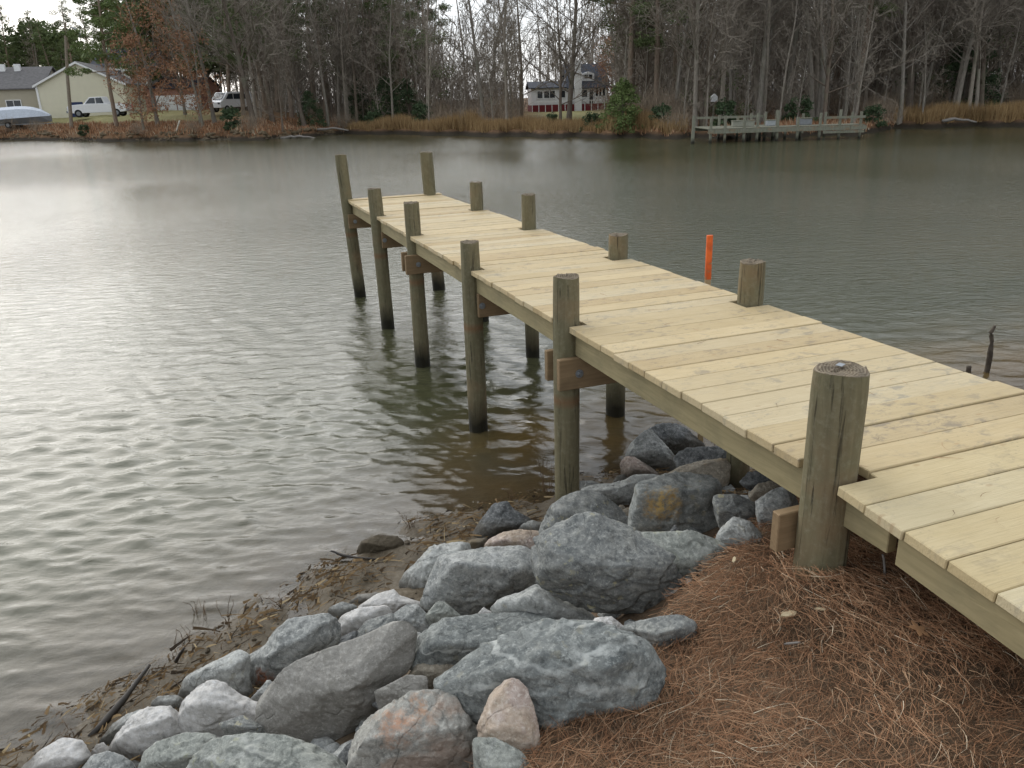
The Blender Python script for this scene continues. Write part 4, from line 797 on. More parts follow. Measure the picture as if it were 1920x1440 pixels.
# survey stake
st = empty('survey_stake', (1.50, 5.9, 0)); tag(st, 'wooden survey stake with an orange painted top behind the pier', 'stake')
tp = upright(0, (1331, 441), np.array([1.5, 5.9, 0])); bt_ = upright(0, (1313, 838), np.array([1.5, 5.9, 0])); bt_[2] -= .25
ax = (tp - bt_); Ls = np.linalg.norm(ax); ax /= Ls; st.location = tuple(bt_); st.rotation_mode = 'QUATERNION'; st.rotation_quaternion = Vector(ax).to_track_quat('Z', 'X')
m_stake = beam_mat('raw_stake_wood', (.36, .25, .13), (.52, .38, .22)); M = Mat('orange_marker_paint', .6, .3); n = M.noise(M.coord(), 20, 5); M.color(M.ramp(n, (.33, (.42, .17, .07)), (.40, (.60, .10, .02)), (.6, (.78, .15, .03)))); m_orange = M.m
mb = MB(); mb.box(-.021, .021, -.012, .012, 0, Ls - .33); mb.build('stake_shaft', m_stake, st, bevel=.002)
mb = MB(); mb.box(-.0215, .0215, -.0125, .0125, Ls - .33, Ls); mb.build('painted_top', m_orange, st, bevel=.002)

# ------------------------------------------------------------------ far bank: placing helper
def gz(x, y): return float(far_h(np.array(x), np.array(y))[0])
def spot(px, back):                # on the far bank, seen at photograph column px, so many metres behind the water line
    d = ray(px, 200); a = math.atan2(d[0], d[1]); r = float(np.interp(a, AZ, RS)) + back
    x, y = r * math.sin(a), r * math.cos(a); return np.array([x, y, gz(x, y)])

# ------------------------------------------------------------------ trees
def bare_tree(seed, H=20, r0=.22, start=.35, spread=1.0, twigs=1.0, fork=False, lean=0.0):
    r = np.random.default_rng(seed); TV, TF, n = [], [], 0; CV, CF_, CT, m_ = [], [], [], 0
    nseg = 12; p = np.zeros((nseg + 1, 3)); d = np.array([lean, 0, 1.0])
    for i in range(nseg): d = d + r.normal(0, .035, 3) * [1, 1, 0]; p[i + 1] = p[i] + d / np.linalg.norm(d) * H / nseg
    rad = r0 * (1 - np.linspace(0, 1, nseg + 1)) ** .75 + .015; rad[0] *= 1.35
    def addt(P_, R_, k):
        nonlocal n; V, F = tube(P_, R_, k, False); TV.append(V); TF.extend([tuple(i + n for i in f) for f in F]); n += len(V)
    def twig(base, dr, ln, w, tint):
        nonlocal m_
        q = base; dirn = dr / np.linalg.norm(dr); pts = [q]
        for j in range(2): dirn = dirn + r.normal(0, .22, 3) + [0, 0, .06]; dirn /= np.linalg.norm(dirn); q = q + dirn * ln / 2; pts.append(q)
        a = np.cross(dirn, r.normal(0, 1, 3)); a /= np.linalg.norm(a) + 1e-9
        for ww, pp in ((w, pts[0]), (w * .75, pts[1])): CV.extend([pp + a * ww, pp - a * ww])
        CV.append(pts[2]); CF_.extend([(m_, m_ + 1, m_ + 3), (m_, m_ + 3, m_ + 2), (m_ + 2, m_ + 3, m_ + 4)]); CT.extend([tint] * 5); m_ += 5
        return pts
    addt(p, rad, 7); nb = int(26 * (1 if H > 12 else .7))
    for b in range(nb):
        f = start + (1 - start) * (b + r.random()) / nb * .98; z = f * nseg; i = int(z); base = p[i] * (1 - (z - i)) + p[min(i + 1, nseg)] * (z - i)
        az_ = b * 2.4 + r.normal(0, .5); up = r.uniform(.45, 1.1) + (f - start) * .8; L_ = H * (.30 * (1 - f) + .10) * r.uniform(.6, 1.15) * spread
        dirn = np.array([math.cos(az_), math.sin(az_), up]); dirn /= np.linalg.norm(dirn); pts = [base]; q = base
        for j in range(4): dirn = dirn + r.normal(0, .13, 3) + [0, 0, .09]; dirn /= np.linalg.norm(dirn); q = q + dirn * L_ / 4; pts.append(q)
        rb = max(.018, r0 * (1 - f) ** .9 * .42); addt(np.array(pts), np.linspace(rb, .008, 5), 4)
        for s_ in range(int(5 + L_ * 1.6)):
            g = r.uniform(.2, 1); zz = g * 4; j = min(int(zz), 3); bb = pts[j] * (1 - (zz - j)) + pts[j + 1] * (zz - j)
            sd = dirn + r.normal(0, .65, 3) + [0, 0, .2]; l2 = L_ * r.uniform(.18, .42) * (1.15 - .5 * g); t1 = twig(bb, sd, l2, .022, r.random())
            for k in range(int(6 * twigs)): h_ = r.random(); bb2 = t1[0] * (1 - h_) + t1[2] * h_; twig(bb2, t1[2] - t1[0] + r.normal(0, .7, 3) * l2, l2 * r.uniform(.4, .9), .014, r.random())
    return (np.concatenate(TV), TF), (np.array(CV), np.array(CF_), np.array(CT))
def leaf_cloud(r, C, R, n, size, flat_=1.0, tint=None):
    """n small leaf clumps (bent quads) in an ellipsoid"""
    u_ = r.normal(0, 1, (n, 3)); u_ /= np.linalg.norm(u_, axis=1)[:, None]; rad = r.uniform(.25, 1, n) ** .5; P_ = C + u_ * rad[:, None] * R
    a = r.normal(0, 1, (n, 3)); a /= np.linalg.norm(a, axis=1)[:, None]; b = np.cross(a, r.normal(0, 1, (n, 3))); b /= np.linalg.norm(b, axis=1)[:, None]
    s = size * r.uniform(.5, 1.3, n)[:, None]; b = b * flat_
    V = np.stack([P_ - a * s, P_ + b * s * .6, P_ + a * s, P_ - b * s * .5], 1).reshape(-1, 3); base = (np.arange(n) * 4)[:, None]
    F = np.concatenate([base + [[0, 1, 2]], base + [[0, 2, 3]]]); t = np.clip(r.normal(.5, .3, n), 0, 1) if tint is None else tint
    return V, F, np.repeat(t, 4)
def merge(parts):
    V, F, T_, n = [], [], [], 0
    for v, f, t in parts: V.append(v); F.append(f + n); T_.append(t); n += len(v)
    return np.concatenate(V), np.concatenate(F), np.concatenate(T_)
def needle_tree(seed, H=22, start=.5, crown=3.2, r0=.24, dens=1.0, size=.15):
    r = np.random.default_rng(seed); p = np.zeros((11, 3)); d = np.array([r.normal(0, .03), r.normal(0, .03), 1])
    for i in range(10): d = d + r.normal(0, .02, 3) * [1, 1, 0]; p[i + 1] = p[i] + d / np.linalg.norm(d) * H / 10
    mb = MB(); mb.tube(p, r0 * (1 - np.linspace(0, 1, 11)) ** .8 + .03, 7, False); parts = []
    nb = int(30 * dens)
    for b in range(nb):
        f = start + (1 - start) * ((b + r.random()) / nb) ** .9; z = f * 10; i = min(int(z), 9); base = p[i] * (1 - (z - i)) + p[i + 1] * (z - i)
        az_ = b * 2.4 + r.normal(0, .4); g = (f - start) / (1 - start); L_ = crown * (1 - g ** 1.6) * r.uniform(.45, 1.1) + .4; dr = np.array([math.cos(az_), math.sin(az_), r.uniform(-.05, .5)])
        pts = np.array([base, base + dr * L_ * .5, base + dr * L_ + [0, 0, .15 * L_]]); mb.tube(pts, [.055, .035, .015], 4, False)
        for c_ in range(1 + int(L_ * .9)):
            g2 = r.uniform(.45, 1.05); C_ = base + dr * L_ * g2 + [0, 0, .15]; parts.append(leaf_cloud(r, C_, np.array([.75, .75, .42]) * r.uniform(.6, 1.35), int(150 * dens), size, .4))
    return (np.concatenate(mb.v), mb.f), merge(parts)
def broad_tree(seed, H, R0, mat_n, dens=30, size=.10, low=.1):
    r = np.random.default_rng(seed); (TV, TF), (CV, CFx, CT) = bare_tree(seed, H, R0, low, 1.1, .4); parts = [(CV, CFx, CT * .3)]
    for b in range(dens):
        f = r.uniform(low, .95); a = r.uniform(0, 6.28); q = H * .28 * (1 - abs(f - .4)) * r.uniform(.2, 1.1)
        parts.append(leaf_cloud(r, np.array([math.cos(a) * q, math.sin(a) * q, f * H]), np.array([.9, .9, .6]) * r.uniform(.5, 1.2), 55, size))
    return (TV, TF), merge(parts)
def cone_bush(seed, H, R_, n, size, power=1.0, low=0.0):
    r = np.random.default_rng(seed); parts = []
    for b in range(n):
        f = r.uniform(0, 1) ** 1.2; a = r.uniform(0, 6.28); q = R_ * (1 - f) ** power * r.uniform(.35, 1.0)
        parts.append(leaf_cloud(r, np.array([math.cos(a) * q, math.sin(a) * q, low + f * (H - low)]), np.array([.5, .5, .4]) * (.35 + R_ * .22) * r.uniform(.6, 1.2), 60, size))
    mb = MB(); mb.tube(np.array([[0, 0, 0], [0.02, 0, H * .5], [0, 0, H * .85]]), [.08, .05, .02], 5, False)
    return (np.concatenate(mb.v), mb.f), merge(parts)
def register(name, data, bmat, cmat, crown='crown'):
    root = empty(name, (0, -300, -50)); (TV, TF), (CV, CFx, CT) = data
    npmesh('trunk', TV, TF, bmat, root, smooth=True); npmesh(crown, CV, CFx, cmat, root, tint=CT); root['_used'] = 0; return root
PROTO = []
def place(proto, loc, rz=None, scale=1.0, label='', cat='tree', group=None):
    rz = random.uniform(0, 6.28) if rz is None else rz; loc = np.array(loc, float) - [0, 0, .1]
    if proto['_used'] == 0:
        proto['_used'] = 1; o = proto; o.location = tuple(loc); o.rotation_euler = (0, 0, rz); o.scale = scale if isinstance(scale, tuple) else (scale,) * 3; tag(o, label, cat, group); return o
    return dup_tree(proto, loc, rz, scale, label=label, cat=cat, group=group)
bares = [register('bare_tree', bare_tree(s, H, r0, st_, sp_, tw), b_, m_twig) for s, H, r0, st_, sp_, tw, b_ in
         ((1, 18, .18, .22, 1.1, 1.2, m_bark), (2, 19, .14, .26, .9, 1.2, m_bark), (3, 16.5, .22, .15, 1.35, 1.2, m_bark2), (4, 17.5, .12, .20, .9, 1.3, m_bark), (5, 15, .15, .12, 1.3, 1.3, m_bark2), (6, 20, .18, .32, 1.0, 1.1, m_bark))]
young = [register('young_tree', bare_tree(s, H, .06, .12, .8, .7), m_bark, m_twig) for s, H in ((11, 8), (12, 6.5))]
pines = [register('pine_tree', needle_tree(s, H, st_, c_), m_barkp, m_pine) for s, H, st_, c_ in ((21, 21, .36, 3.2), (22, 19, .28, 2.9), (23, 20, .45, 3.5))]
low_pine = register('pine_tree', needle_tree(24, 16, .26, 2.9, .17, 1.2), m_barkp, m_ever2)
beech = register('beech_tree', broad_tree(31, 12.5, .15, None, 52), m_bark, m_brown)
beech2 = register('beech_tree', broad_tree(32, 9, .10, None, 40), m_bark, m_brown)
cedar = register('cedar_tree', cone_bush(41, 4.8, 2.2, 170, .085, .6), m_bark2, m_ever2)
holly = register('holly_tree', cone_bush(42, 6.0, 2.9, 110, .11, .5), m_bark2, m_ever)
shrub = register('evergreen_shrub', cone_bush(43, 2.2, 1.8, 34, .12, .4), m_bark2, m_ever, 'foliage')
def brush_data(seed):
    r = np.random.default_rng(seed); parts = []; (TV, TF), _ = cone_bush(44, 2, 1, 1, .1)
    n = 420; a = r.uniform(0, 6.28, n); q = r.uniform(0, 1.6, n) ** .8; P_ = np.stack([np.cos(a) * q, np.sin(a) * q, r.uniform(0, 1.3, n)], -1)
    d = r.normal(0, .55, (n, 3)) + [0, 0, .9]; d /= np.linalg.norm(d, axis=1)[:, None]; L_ = r.uniform(.5, 1.6, n)[:, None]; s = np.cross(d, r.normal(0, 1, (n, 3))); s /= np.linalg.norm(s, axis=1)[:, None]
    V = np.stack([P_ - s * .012, P_ + s * .012, P_ + d * L_], 1).reshape(-1, 3); return (TV * .6, TF), (V, np.arange(3 * n).reshape(-1, 3), np.repeat(r.random(n), 3))
brush = register('bare_shrub', brush_data(5), m_bark2, m_brush, 'foliage')

# the wood behind the creek, tree by tree; the gap in front of the bright sky stays thin
GB = 'bare trees of the far wood'; GP = 'pines standing in the far wood'
rt = np.random.default_rng(99)
def zone(px, back):                # which part of the wood, told by landmarks
    row = 'in front row ' if back < 12 else 'deeper in ' 
    for lim, t_ in ((470, 'around the left houses and the van'), (600, 'between white van and leaning tree'), (800, 'behind left end of marsh grass'), (1000, 'left of white house by bright gap'), (1160, 'around the white house'),
                    (1320, 'between bushy cedar and far dock'), (1480, 'behind left half of far dock'), (1640, 'behind right half of far dock'), (1780, 'between far dock and dark holly'), (1925, 'behind marsh grass at right')):
        if px < lim: return row + t_
    return row + 'past right end of marsh grass'
def clear_of(px, back):            # keep the houses, lawns and cars in view
    if 60 < px < 470 and back < 34: return True
    if 985 < px < 1150 and back < 62: return True
    if 400 < px < 470 and back < 50: return True
    return False
cnt = 0
for k in range(2000):
    px = rt.uniform(225, 2250); back = 3.5 + 55 * rt.random() ** 1.5
    if clear_of(px, back): continue
    if 815 < px < 1010 and rt.random() < .72: continue
    if px < 470 and rt.random() < .55: continue
    L_ = spot(px, back); pr = bares[rt.integers(0, 6)]
    place(pr, L_, rt.uniform(0, 6.28), float(rt.uniform(.82, 1.12)), 'bare grey tree, ' + zone(px, back), 'tree', 'bare trees ' + zone(px, back)); cnt += 1
    if cnt >= 205: break
for px, back, s_, lb in ((150, 95, 1.0, 0), (30, 100, 1.0, 0), (85, 105, .95, 0), (-20, 90, 1.05, 0), (205, 80, 1.0, 0), (250, 70, 1.05, 0), (-80, 60, 1.1, 0), (300, 60, 1, 0), (345, 55, 1, 0), (60, 112, 1, 0), (115, 100, .9, 0), (0, 80, .8, 0), (180, 110, 1, 0),
                         (745, 18, 1.0, 0), (700, 14, .95, 0), (660, 22, 1, 0), (520, 18, 1, 0), (590, 24, 1.05, 0), (430, 34, 1, 0), (620, 30, 1, 0), (480, 30, .95, 0), (780, 34, 1, 0), (1230, 10, .95, 0), (1310, 18, 1, 0), (1185, 22, 1, 0), (1560, 26, 1, 0), (1625, 40, 1, 0), (1690, 20, .95, 0), (1420, 45, 1, 0), (1880, 36, 1, 0), (1760, 48, 1, 0), (2010, 22, 1, 0), (455, 14, .9, 0), (500, 22, 1, 0), (545, 12, .95, 0), (610, 12, .9, 0), (640, 26, 1, 0), (720, 26, .95, 0), (765, 12, .85, 0), (800, 30, 1, 0), (565, 34, 1, 0), (1265, 14, .95, 0), (1215, 30, 1, 0), (1600, 12, .9, 0), (1790, 26, 1, 0)):
    place(pines[int(rt.integers(0, 3))], spot(px, back), rt.uniform(0, 6.28), s_, 'dark green pine, ' + zone(px, back), 'tree', 'pines ' + zone(px, back))
for k in range(60):
    px = rt.uniform(240, 2100); back = rt.uniform(2, 16)
    if clear_of(px, back): continue
    place(young[k % 2], spot(px, back), None, float(rt.uniform(.7, 1.15)), 'thin young sapling, ' + zone(px, back), 'tree', 'saplings ' + zone(px, back))
# single trees one can point at
place(low_pine, spot(212, 7), 1.0, 1.12, 'bright green pine in front of the pale yellow house by the white pickup', 'tree')
place(pines[2], spot(1178, 9), 2.0, .95, 'green pine behind the bushy cedar right of the white house', 'tree')
place(beech, spot(290, 7), .3, 1.15, 'tallest russet leaved beech left of the garage', 'tree')
place(beech, spot(345, 16), 2.3, 1.0, 'russet leaved beech in front of the garage', 'tree')
place(beech2, spot(262, 5), 1.3, 1.05, 'small russet beech beside the white pickup', 'tree')
place(beech2, spot(375, 6), 4.0, 1.0, 'small russet beech left of the white van', 'tree')
place(beech2, spot(1140, 60), 4.0, 1.1, 'russet leaved tree behind the sunroom of the white house', 'tree')
place(cedar, spot(1167, 2.2), .5, (.85, .85, .72), 'bushy bright green cedar at the water right of the white house', 'shrub')
place(holly, spot(1808, 9), .5, 1.05, 'dark green holly standing behind the marsh grass at right', 'tree')
place(holly, spot(725, 9), 2.5, .8, 'dark evergreen behind the left end of the marsh grass', 'tree')
place(holly, spot(580, 4), 1.5, .55, 'dark evergreen bush at the water beside the leaning tree', 'shrub')
place(holly, spot(765, 10), .8, .75, 'dark evergreen just left of the slender trunks behind the marsh grass', 'tree')
place(holly, spot(680, 12), .8, .8, 'dark evergreen among the trunks left of the marsh grass', 'tree')
place(bares[4], spot(1050, 5), 1, (.8, .8, .8), 'bare tree standing in front of the left wing of the white house', 'tree')
place(bares[2], spot(1066, 6.5), 2, (1.0, 1.0, .95), 'thick bare tree standing before the chimney of the white house', 'tree')
place(bares[2], spot(567, 4), 4, (.95, .95, .8), 'thick dark forked tree at the far bank left of the pier end', 'tree')
place(bares[4], spot(525, 2.0), 3.3, (.6, .6, .55), 'small dark leaning tree at the water edge at left', 'tree')
place(bares[5], spot(398, 8), 3.3, 1, 'straight dark trunk left of the white van', 'tree')
place(bares[1], spot(372, 9), 1.3, 1.02, 'straight slim trunk between the garage and the white van', 'tree')
place(bares[0], spot(1690, 1.8), .2, (.85, .85, .9), 'leaning grey tree at the water right of the far dock', 'tree')
place(bares[3], spot(950, 6), .2, 1, 'slender bare tree against the bright gap in the wood', 'tree')
place(bares[0], spot(905, 9), 1.2, .95, 'bare branching tree against the bright gap in the wood', 'tree')
place(bares[5], spot(1545, 8), 2.2, 1, 'tall straight trunk behind the far dock', 'tree')
for i, (px, back, s_, pr, lb) in enumerate(((1270, 1.6, .8, brush, 'bare brown shrub left of the far dock pile'), (1240, 2.2, .8, shrub, 'evergreen shrub right of the bushy cedar'), (1035, 4.5, .55, shrub, 'round green shrub on the lawn of the white house'),
        (1010, 6, .6, brush, 'brown shrub at the corner of the white house'), (1110, 3, .6, shrub, 'low green shrub left of the bushy cedar'), (1660, 2, .9, brush, 'bare shrub at the right end of the far dock'), (1640, 1.5, .6, shrub, 'green shrub at the right end of the far dock'),
        (430, 2.5, .9, shrub, 'dark shrub under the white van'), (470, 2, .8, brush, 'bare shrub right of the white van'), (355, 2.3, .6, brush, 'brown shrub under the garage'), (640, 2.4, 1, brush, 'bare shrub at the left end of the marsh grass'),
        (880, 5, 1, brush, 'bare shrub behind the marsh grass left of the white house'), (790, 6, 1, shrub, 'green shrub behind the marsh grass below the slender trunks'), (700, 3, .8, shrub, 'green shrub at the left end of the marsh grass'), (250, 1.8, .6, brush, 'bare shrub on the bank below the pickup'),
        (150, 2.2, .5, shrub, 'low shrub on the bank near the utility pole'), (60, 2.2, .7, brush, 'bare shrub on the bank below the covered boat'), (15, 3, .9, brush, 'bare shrub at the left edge of the photo'), (1360, 4, .8, shrub, 'green shrub behind the left part of the far dock'), (1500, 5, .8, shrub, 'green shrub behind the middle of the far dock'))):
    place(pr, spot(px, back), None, s_, lb, 'shrub')
rb = np.random.default_rng(4)
for k in range(46):
    px = rb.uniform(470, 2050); back = rb.uniform(5, 22)
    if clear_of(px, back): continue
    place(brush, spot(px, back), None, float(rb.uniform(.7, 1.4)), 'undergrowth shrub, ' + zone(px, back), 'shrub', 'undergrowth ' + zone(px, back))

# the mass of the wood farther back: trunks and twigs nobody could count
def wood_mass(seed):
    r = np.random.default_rng(seed); mb = MB(); parts = []; n = 0; variants = []
    for s_ in range(5):
        (TV, TF), (CV, CFx, CT) = bare_tree(60 + s_, 17.5, .16, .10, 1.1, .34)
        variants.append((CV, CFx, CT))
    TVs, TFs, tn = [], [], 0
    for k in range(270):
        px = r.uniform(-150, 2500); back = r.uniform(30, 130)
        if px < 225: back = r.uniform(100, 170)
        elif px < 470 and back < 50: back += 40
        if 975 < px < 1150 and back < 66: back += 60
        if 835 < px < 990 and r.random() < .8: continue
        P_ = spot(px, back); s_ = r.uniform(.8, 1.15) * (.8 if px < 225 else 1); a = r.uniform(0, 6.28); c_, q_ = math.cos(a), math.sin(a)
        CV, CFx, CT = variants[k % 5]; V = CV * s_; V = np.stack([V[:, 0] * c_ - V[:, 1] * q_, V[:, 0] * q_ + V[:, 1] * c_, V[:, 2]], -1) + P_
        w_ = V.reshape(-1, 5, 3); cen = (w_[:, 0] + w_[:, 1]) / 2; w_[:, 0] = cen + (w_[:, 0] - cen) * 3.6; w_[:, 1] = cen + (w_[:, 1] - cen) * 3.6
        parts.append((w_.reshape(-1, 3), CFx, CT))
        t = tube(np.array([[0, 0, 0], [r.normal(0, .3), 0, 9], [r.normal(0, .6), 0, 19 * s_]]) + P_, [.17, .12, .04], 4, False); TVs.append(t[0]); TFs.append(np.array(t[1]) + tn); tn += len(t[0])
    V, F, T_ = merge(parts); tag(npmesh('far_wood_twigs', V, F, m_twig, tint=T_), 'hazy mass of bare twigs of the wood across the creek', 'wood', kind='stuff')
    for k in range(1300):          # slim trunks and saplings
        px = r.uniform(470, 2300); back = r.uniform(8, 100)
        if clear_of(px, back) or (835 < px < 990 and r.random() < .5): continue
        P_ = spot(px, back); h_ = r.uniform(4, 14); rd = r.uniform(.02, .07); t = tube(np.array([[0, 0, -.2], [r.normal(0, .3), r.normal(0, .2), h_ / 2], [r.normal(0, .7), 0, h_]]) + P_, [rd, rd * .8, rd * .3], 4, False); TVs.append(t[0]); TFs.append(np.array(t[1]) + tn); tn += len(t[0])
    tag(npmesh('far_wood_trunks', np.concatenate(TVs), np.concatenate(TFs), m_bark), 'slim trunks and saplings filling the wood across the creek', 'wood', kind='stuff')
wood_mass(70)
def understory(seed, n=95000):
    r = np.random.default_rng(seed); px = r.uniform(430, 2300, n); back = r.uniform(20, 75, n); keep = ~((px > 975) & (px < 1155) & (back < 66)) & ~((px < 480) & (back < 52)); px, back = px[keep], back[keep]; m_ = len(px)
    az_ = np.arctan((960 * 0 + (px - 960) / F_PX) / 1.0) ; d_ = CF[None] + CR[None] * ((px - 960) / F_PX)[:, None] - CU[None] * ((200 - 720) / F_PX); az_ = np.arctan2(d_[:, 0], d_[:, 1]); R_ = np.interp(az_, AZ, RS) + back
    x, y = R_ * np.sin(az_), R_ * np.cos(az_); z = far_h(x, y)[0]; cl = fbm(np.stack([x * .12, y * .12, 0 * x], -1), 3)
    hh = r.uniform(0, 1, m_) ** 1.3 * (8.5 + 9 * cl); P_ = np.stack([x, y, z + hh], -1); d = r.normal(0, .5, (m_, 3)) + [0, 0, .9]; d /= np.linalg.norm(d, axis=1)[:, None]
    L_ = r.uniform(.8, 2.4, m_)[:, None]; q = np.cross(d, r.normal(0, 1, (m_, 3))); q /= np.linalg.norm(q, axis=1)[:, None]
    V = np.stack([P_ - q * .035, P_ + q * .035, P_ + d * L_], 1).reshape(-1, 3); tag(npmesh('understory_brush', V, np.arange(3 * m_).reshape(-1, 3), m_twig, tint=np.repeat(r.random(m_), 3)), 'grey brown brush filling the wood between the trunks', 'brush', kind='stuff')
understory(72)
def mass_conifers(seed):           # dark evergreen backdrop seen low at left, behind the houses
    r = np.random.default_rng(seed); parts = []
    for k in range(76):
        px = r.uniform(-140, 520); P_ = spot(px, r.uniform(100, 150) if px < 240 else r.uniform(45, 90)); hh = (15.5 + 3 * math.sin(px * .021) + .012 * max(px - 100, 0)) * r.uniform(.85, 1.05)
        for c_ in range(16): parts.append(leaf_cloud(r, P_ + np.array([r.normal(0, 2.2), r.normal(0, 2), hh * (.25 + .75 * r.random() ** .6)]), np.array([2.3, 2.0, 1.4]) * r.uniform(.5, 1.1), 62, .50, .7))
    V, F, T_ = merge(parts); tag(npmesh('evergreen_mass', V, F, m_pine, tint=T_), 'dark evergreen woodland beyond the houses at left', 'wood', kind='stuff')
mass_conifers(71)
def evergreen_thicket(seed):       # olive green vines, hollies and pine tops woven through the bare wood
    r = np.random.default_rng(seed); parts = []
    for a_, b_, z0_, z1_, n_ in ((425, 640, 5, 14, 60), (640, 840, 1, 9, 46), (1120, 1300, 6, 14, 34), (1550, 1660, 7, 14, 16), (1400, 1560, 10, 15, 8), (1690, 1900, 2, 8, 16), (1180, 1420, .5, 3, 12)):
        for k in range(n_):
            P_ = spot(r.uniform(a_, b_), r.uniform(6, 26)); P_[2] += r.uniform(z0_, z1_); parts.append(leaf_cloud(r, P_, np.array([1.3, 1.1, .7]) * r.uniform(.5, 1.4), 150, .13, .6))
    V, F, T_ = merge(parts); tag(npmesh('evergreen_thicket', V, F, m_pine, tint=T_), 'olive green evergreen sprays woven through the bare wood', 'foliage', kind='stuff')
evergreen_thicket(73)

# marsh grass, leaf litter clumps and bank rubble on the far side
def reeds(n, ranges, seed, name, label, cat, mat, hmin, hmax, wid, backs):
    r = np.random.default_rng(seed); px = np.concatenate([r.uniform(a, b, int(n * (b - a) / sum(q - p for p, q in ranges))) for a, b in ranges]); m_ = len(px)
    back = r.uniform(backs[0], backs[1], m_) ** 1.0; az_ = np.array([math.atan2(*(ray(p, 200)[:2])) for p in px]); R_ = np.interp(az_, AZ, RS) + back + 1.2 * np.sin(az_ * 90)
    x, y = R_ * np.sin(az_), R_ * np.cos(az_); z = far_h(x, y)[0]; h_ = r.uniform(hmin, hmax, m_) * (1 + 1.0 * fbm(np.stack([x * .3, y * .3, 0 * x], -1), 2)); a = r.uniform(0, 6.28, m_); dx, dy = r.normal(0, .18, m_) * h_, r.normal(0, .18, m_) * h_
    V = np.stack([np.stack([x + np.cos(a) * wid, y + np.sin(a) * wid, z - .05], -1), np.stack([x - np.cos(a) * wid, y - np.sin(a) * wid, z - .05], -1), np.stack([x + dx, y + dy, z + h_], -1)], 1).reshape(-1, 3)
    tag(npmesh(name, V, np.arange(3 * m_).reshape(-1, 3), mat, tint=np.repeat(np.clip(r.normal(.5, .25, m_), 0, 1), 3)), label, cat, kind='stuff')
reeds(46000, [(640, 1290), (1680, 2150)], 31, 'marsh_grass', 'golden dead marsh grass along the far bank', 'marsh grass', m_reed, .55, 1.15, .022, (1.3, 5.5))
reeds(16000, [(-60, 640), (1150, 1680)], 32, 'bank_litter', 'russet leaves and dead grass on the far bank', 'leaf litter', m_needle, .12, .4, .05, (.8, 9))
def stones_far(seed):
    import bmesh
    b = bmesh.new(); bmesh.ops.create_icosphere(b, subdivisions=1, radius=1); V0 = np.array([v.co[:] for v in b.verts]); F0 = np.array([[v.index for v in f.verts] for f in b.faces]); b.free()
    r = np.random.default_rng(seed); out_, n = [], 0; Fs = []
    for k in range(620):
        px = r.choice([r.uniform(-40, 320), r.uniform(300, 620)], p=[.4, .6]); back = r.uniform(-.5, 1.6); P_ = spot(px, back); s_ = r.uniform(.08, .26)
        V = V0 * s_ * r.uniform(.6, 1.3, 3) * [1, 1, .7] * (1 + .25 * r.normal(0, 1, (len(V0), 1))) + P_; out_.append(V); Fs.append(F0 + n); n += len(V0)
    tag(npmesh('bank_rubble', np.concatenate(out_), np.concatenate(Fs), RM['mud']), 'rubble stones along the far left bank', 'rubble', kind='stuff')
stones_far(33)
for i, (px, dx, ln, lb) in enumerate(((520, .5, 3.5, 'grey driftwood log lying at the far water edge left of the leaning tree'), (590, .9, 3.2, 'pale fallen log sloping into the creek under the dark evergreen bush'), (1770, .3, 2.0, 'half sunk log at the edge of the marsh at right'))):
    P_ = spot(px, .2); stick('fallen_log', [P_ + [0, 0, .1], P_ + [ln * .5, -.3, .25], P_ + [ln, -.9, .0]], [.12, .10, .05], m_stickgrey, lb, 'log')
P_ = spot(322, 1.0); stick('leaning_board', [P_, P_ + [.55, 0, 1.1]], [.07, .06], flat('bleached_board', (.55, .52, .44), .8), 'pale board leaning on the far left bank', 'board', k=4)

# ------------------------------------------------------------------ buildings
def siding(name, c, lines=7.0):
    M = Mat(name, .7, .2); v = M.coord(); w = M.n('ShaderNodeTexWave', wave_type='BANDS', bands_direction='Z', wave_profile='SAW'); M.put(w.inputs['Vector'], v); w.inputs['Scale'].default_value = lines / 3
    n = M.noise(v, 1.5, 5, .6); M.color(M.mix(M.ramp(n, (.3, 0.0), (.8, .35)), c, tuple(x * .8 for x in c))); M.bump(w.outputs['Fac'], .6, .03); return M.m
m_yell = siding('pale_yellow_siding', (.74, .70, .55)); m_beige_shaded = siding('shaded_beige_siding', (.45, .41, .32)); m_white = siding('white_siding', (.76, .76, .76)); m_redb = siding('dark_red_skirting', (.20, .035, .04))  # beige of the house wing is darkened: wall shade painted into its colour
m_roof = flat('grey_shingle_roof', (.135, .13, .13), .9, .1, .2, 3); m_roofd = flat('dark_slate_roof', (.05, .055, .07), .8, .2, .2, 3); m_glass = flat('dark_window_glass', (.02, .025, .03), .15, .6, .1)
m_trim = flat('white_trim', (.78, .78, .77), .6); m_blue = flat('dark_blue_door', (.02, .035, .10), .5); M = Mat('brick_wall', .85, .2); bk = M.n('ShaderNodeTexBrick'); M.put(bk.inputs['Vector'], M.coord((1, 1, 1), rot=(math.pi / 2, 0, 0)))
bk.inputs['Color1'].default_value = (.25, .10, .07, 1); bk.inputs['Color2'].default_value = (.33, .15, .10, 1); bk.inputs['Mortar'].default_value = (.35, .30, .27, 1); bk.inputs['Scale'].default_value = 3; M.color(bk.outputs[0]); m_brick = M.m
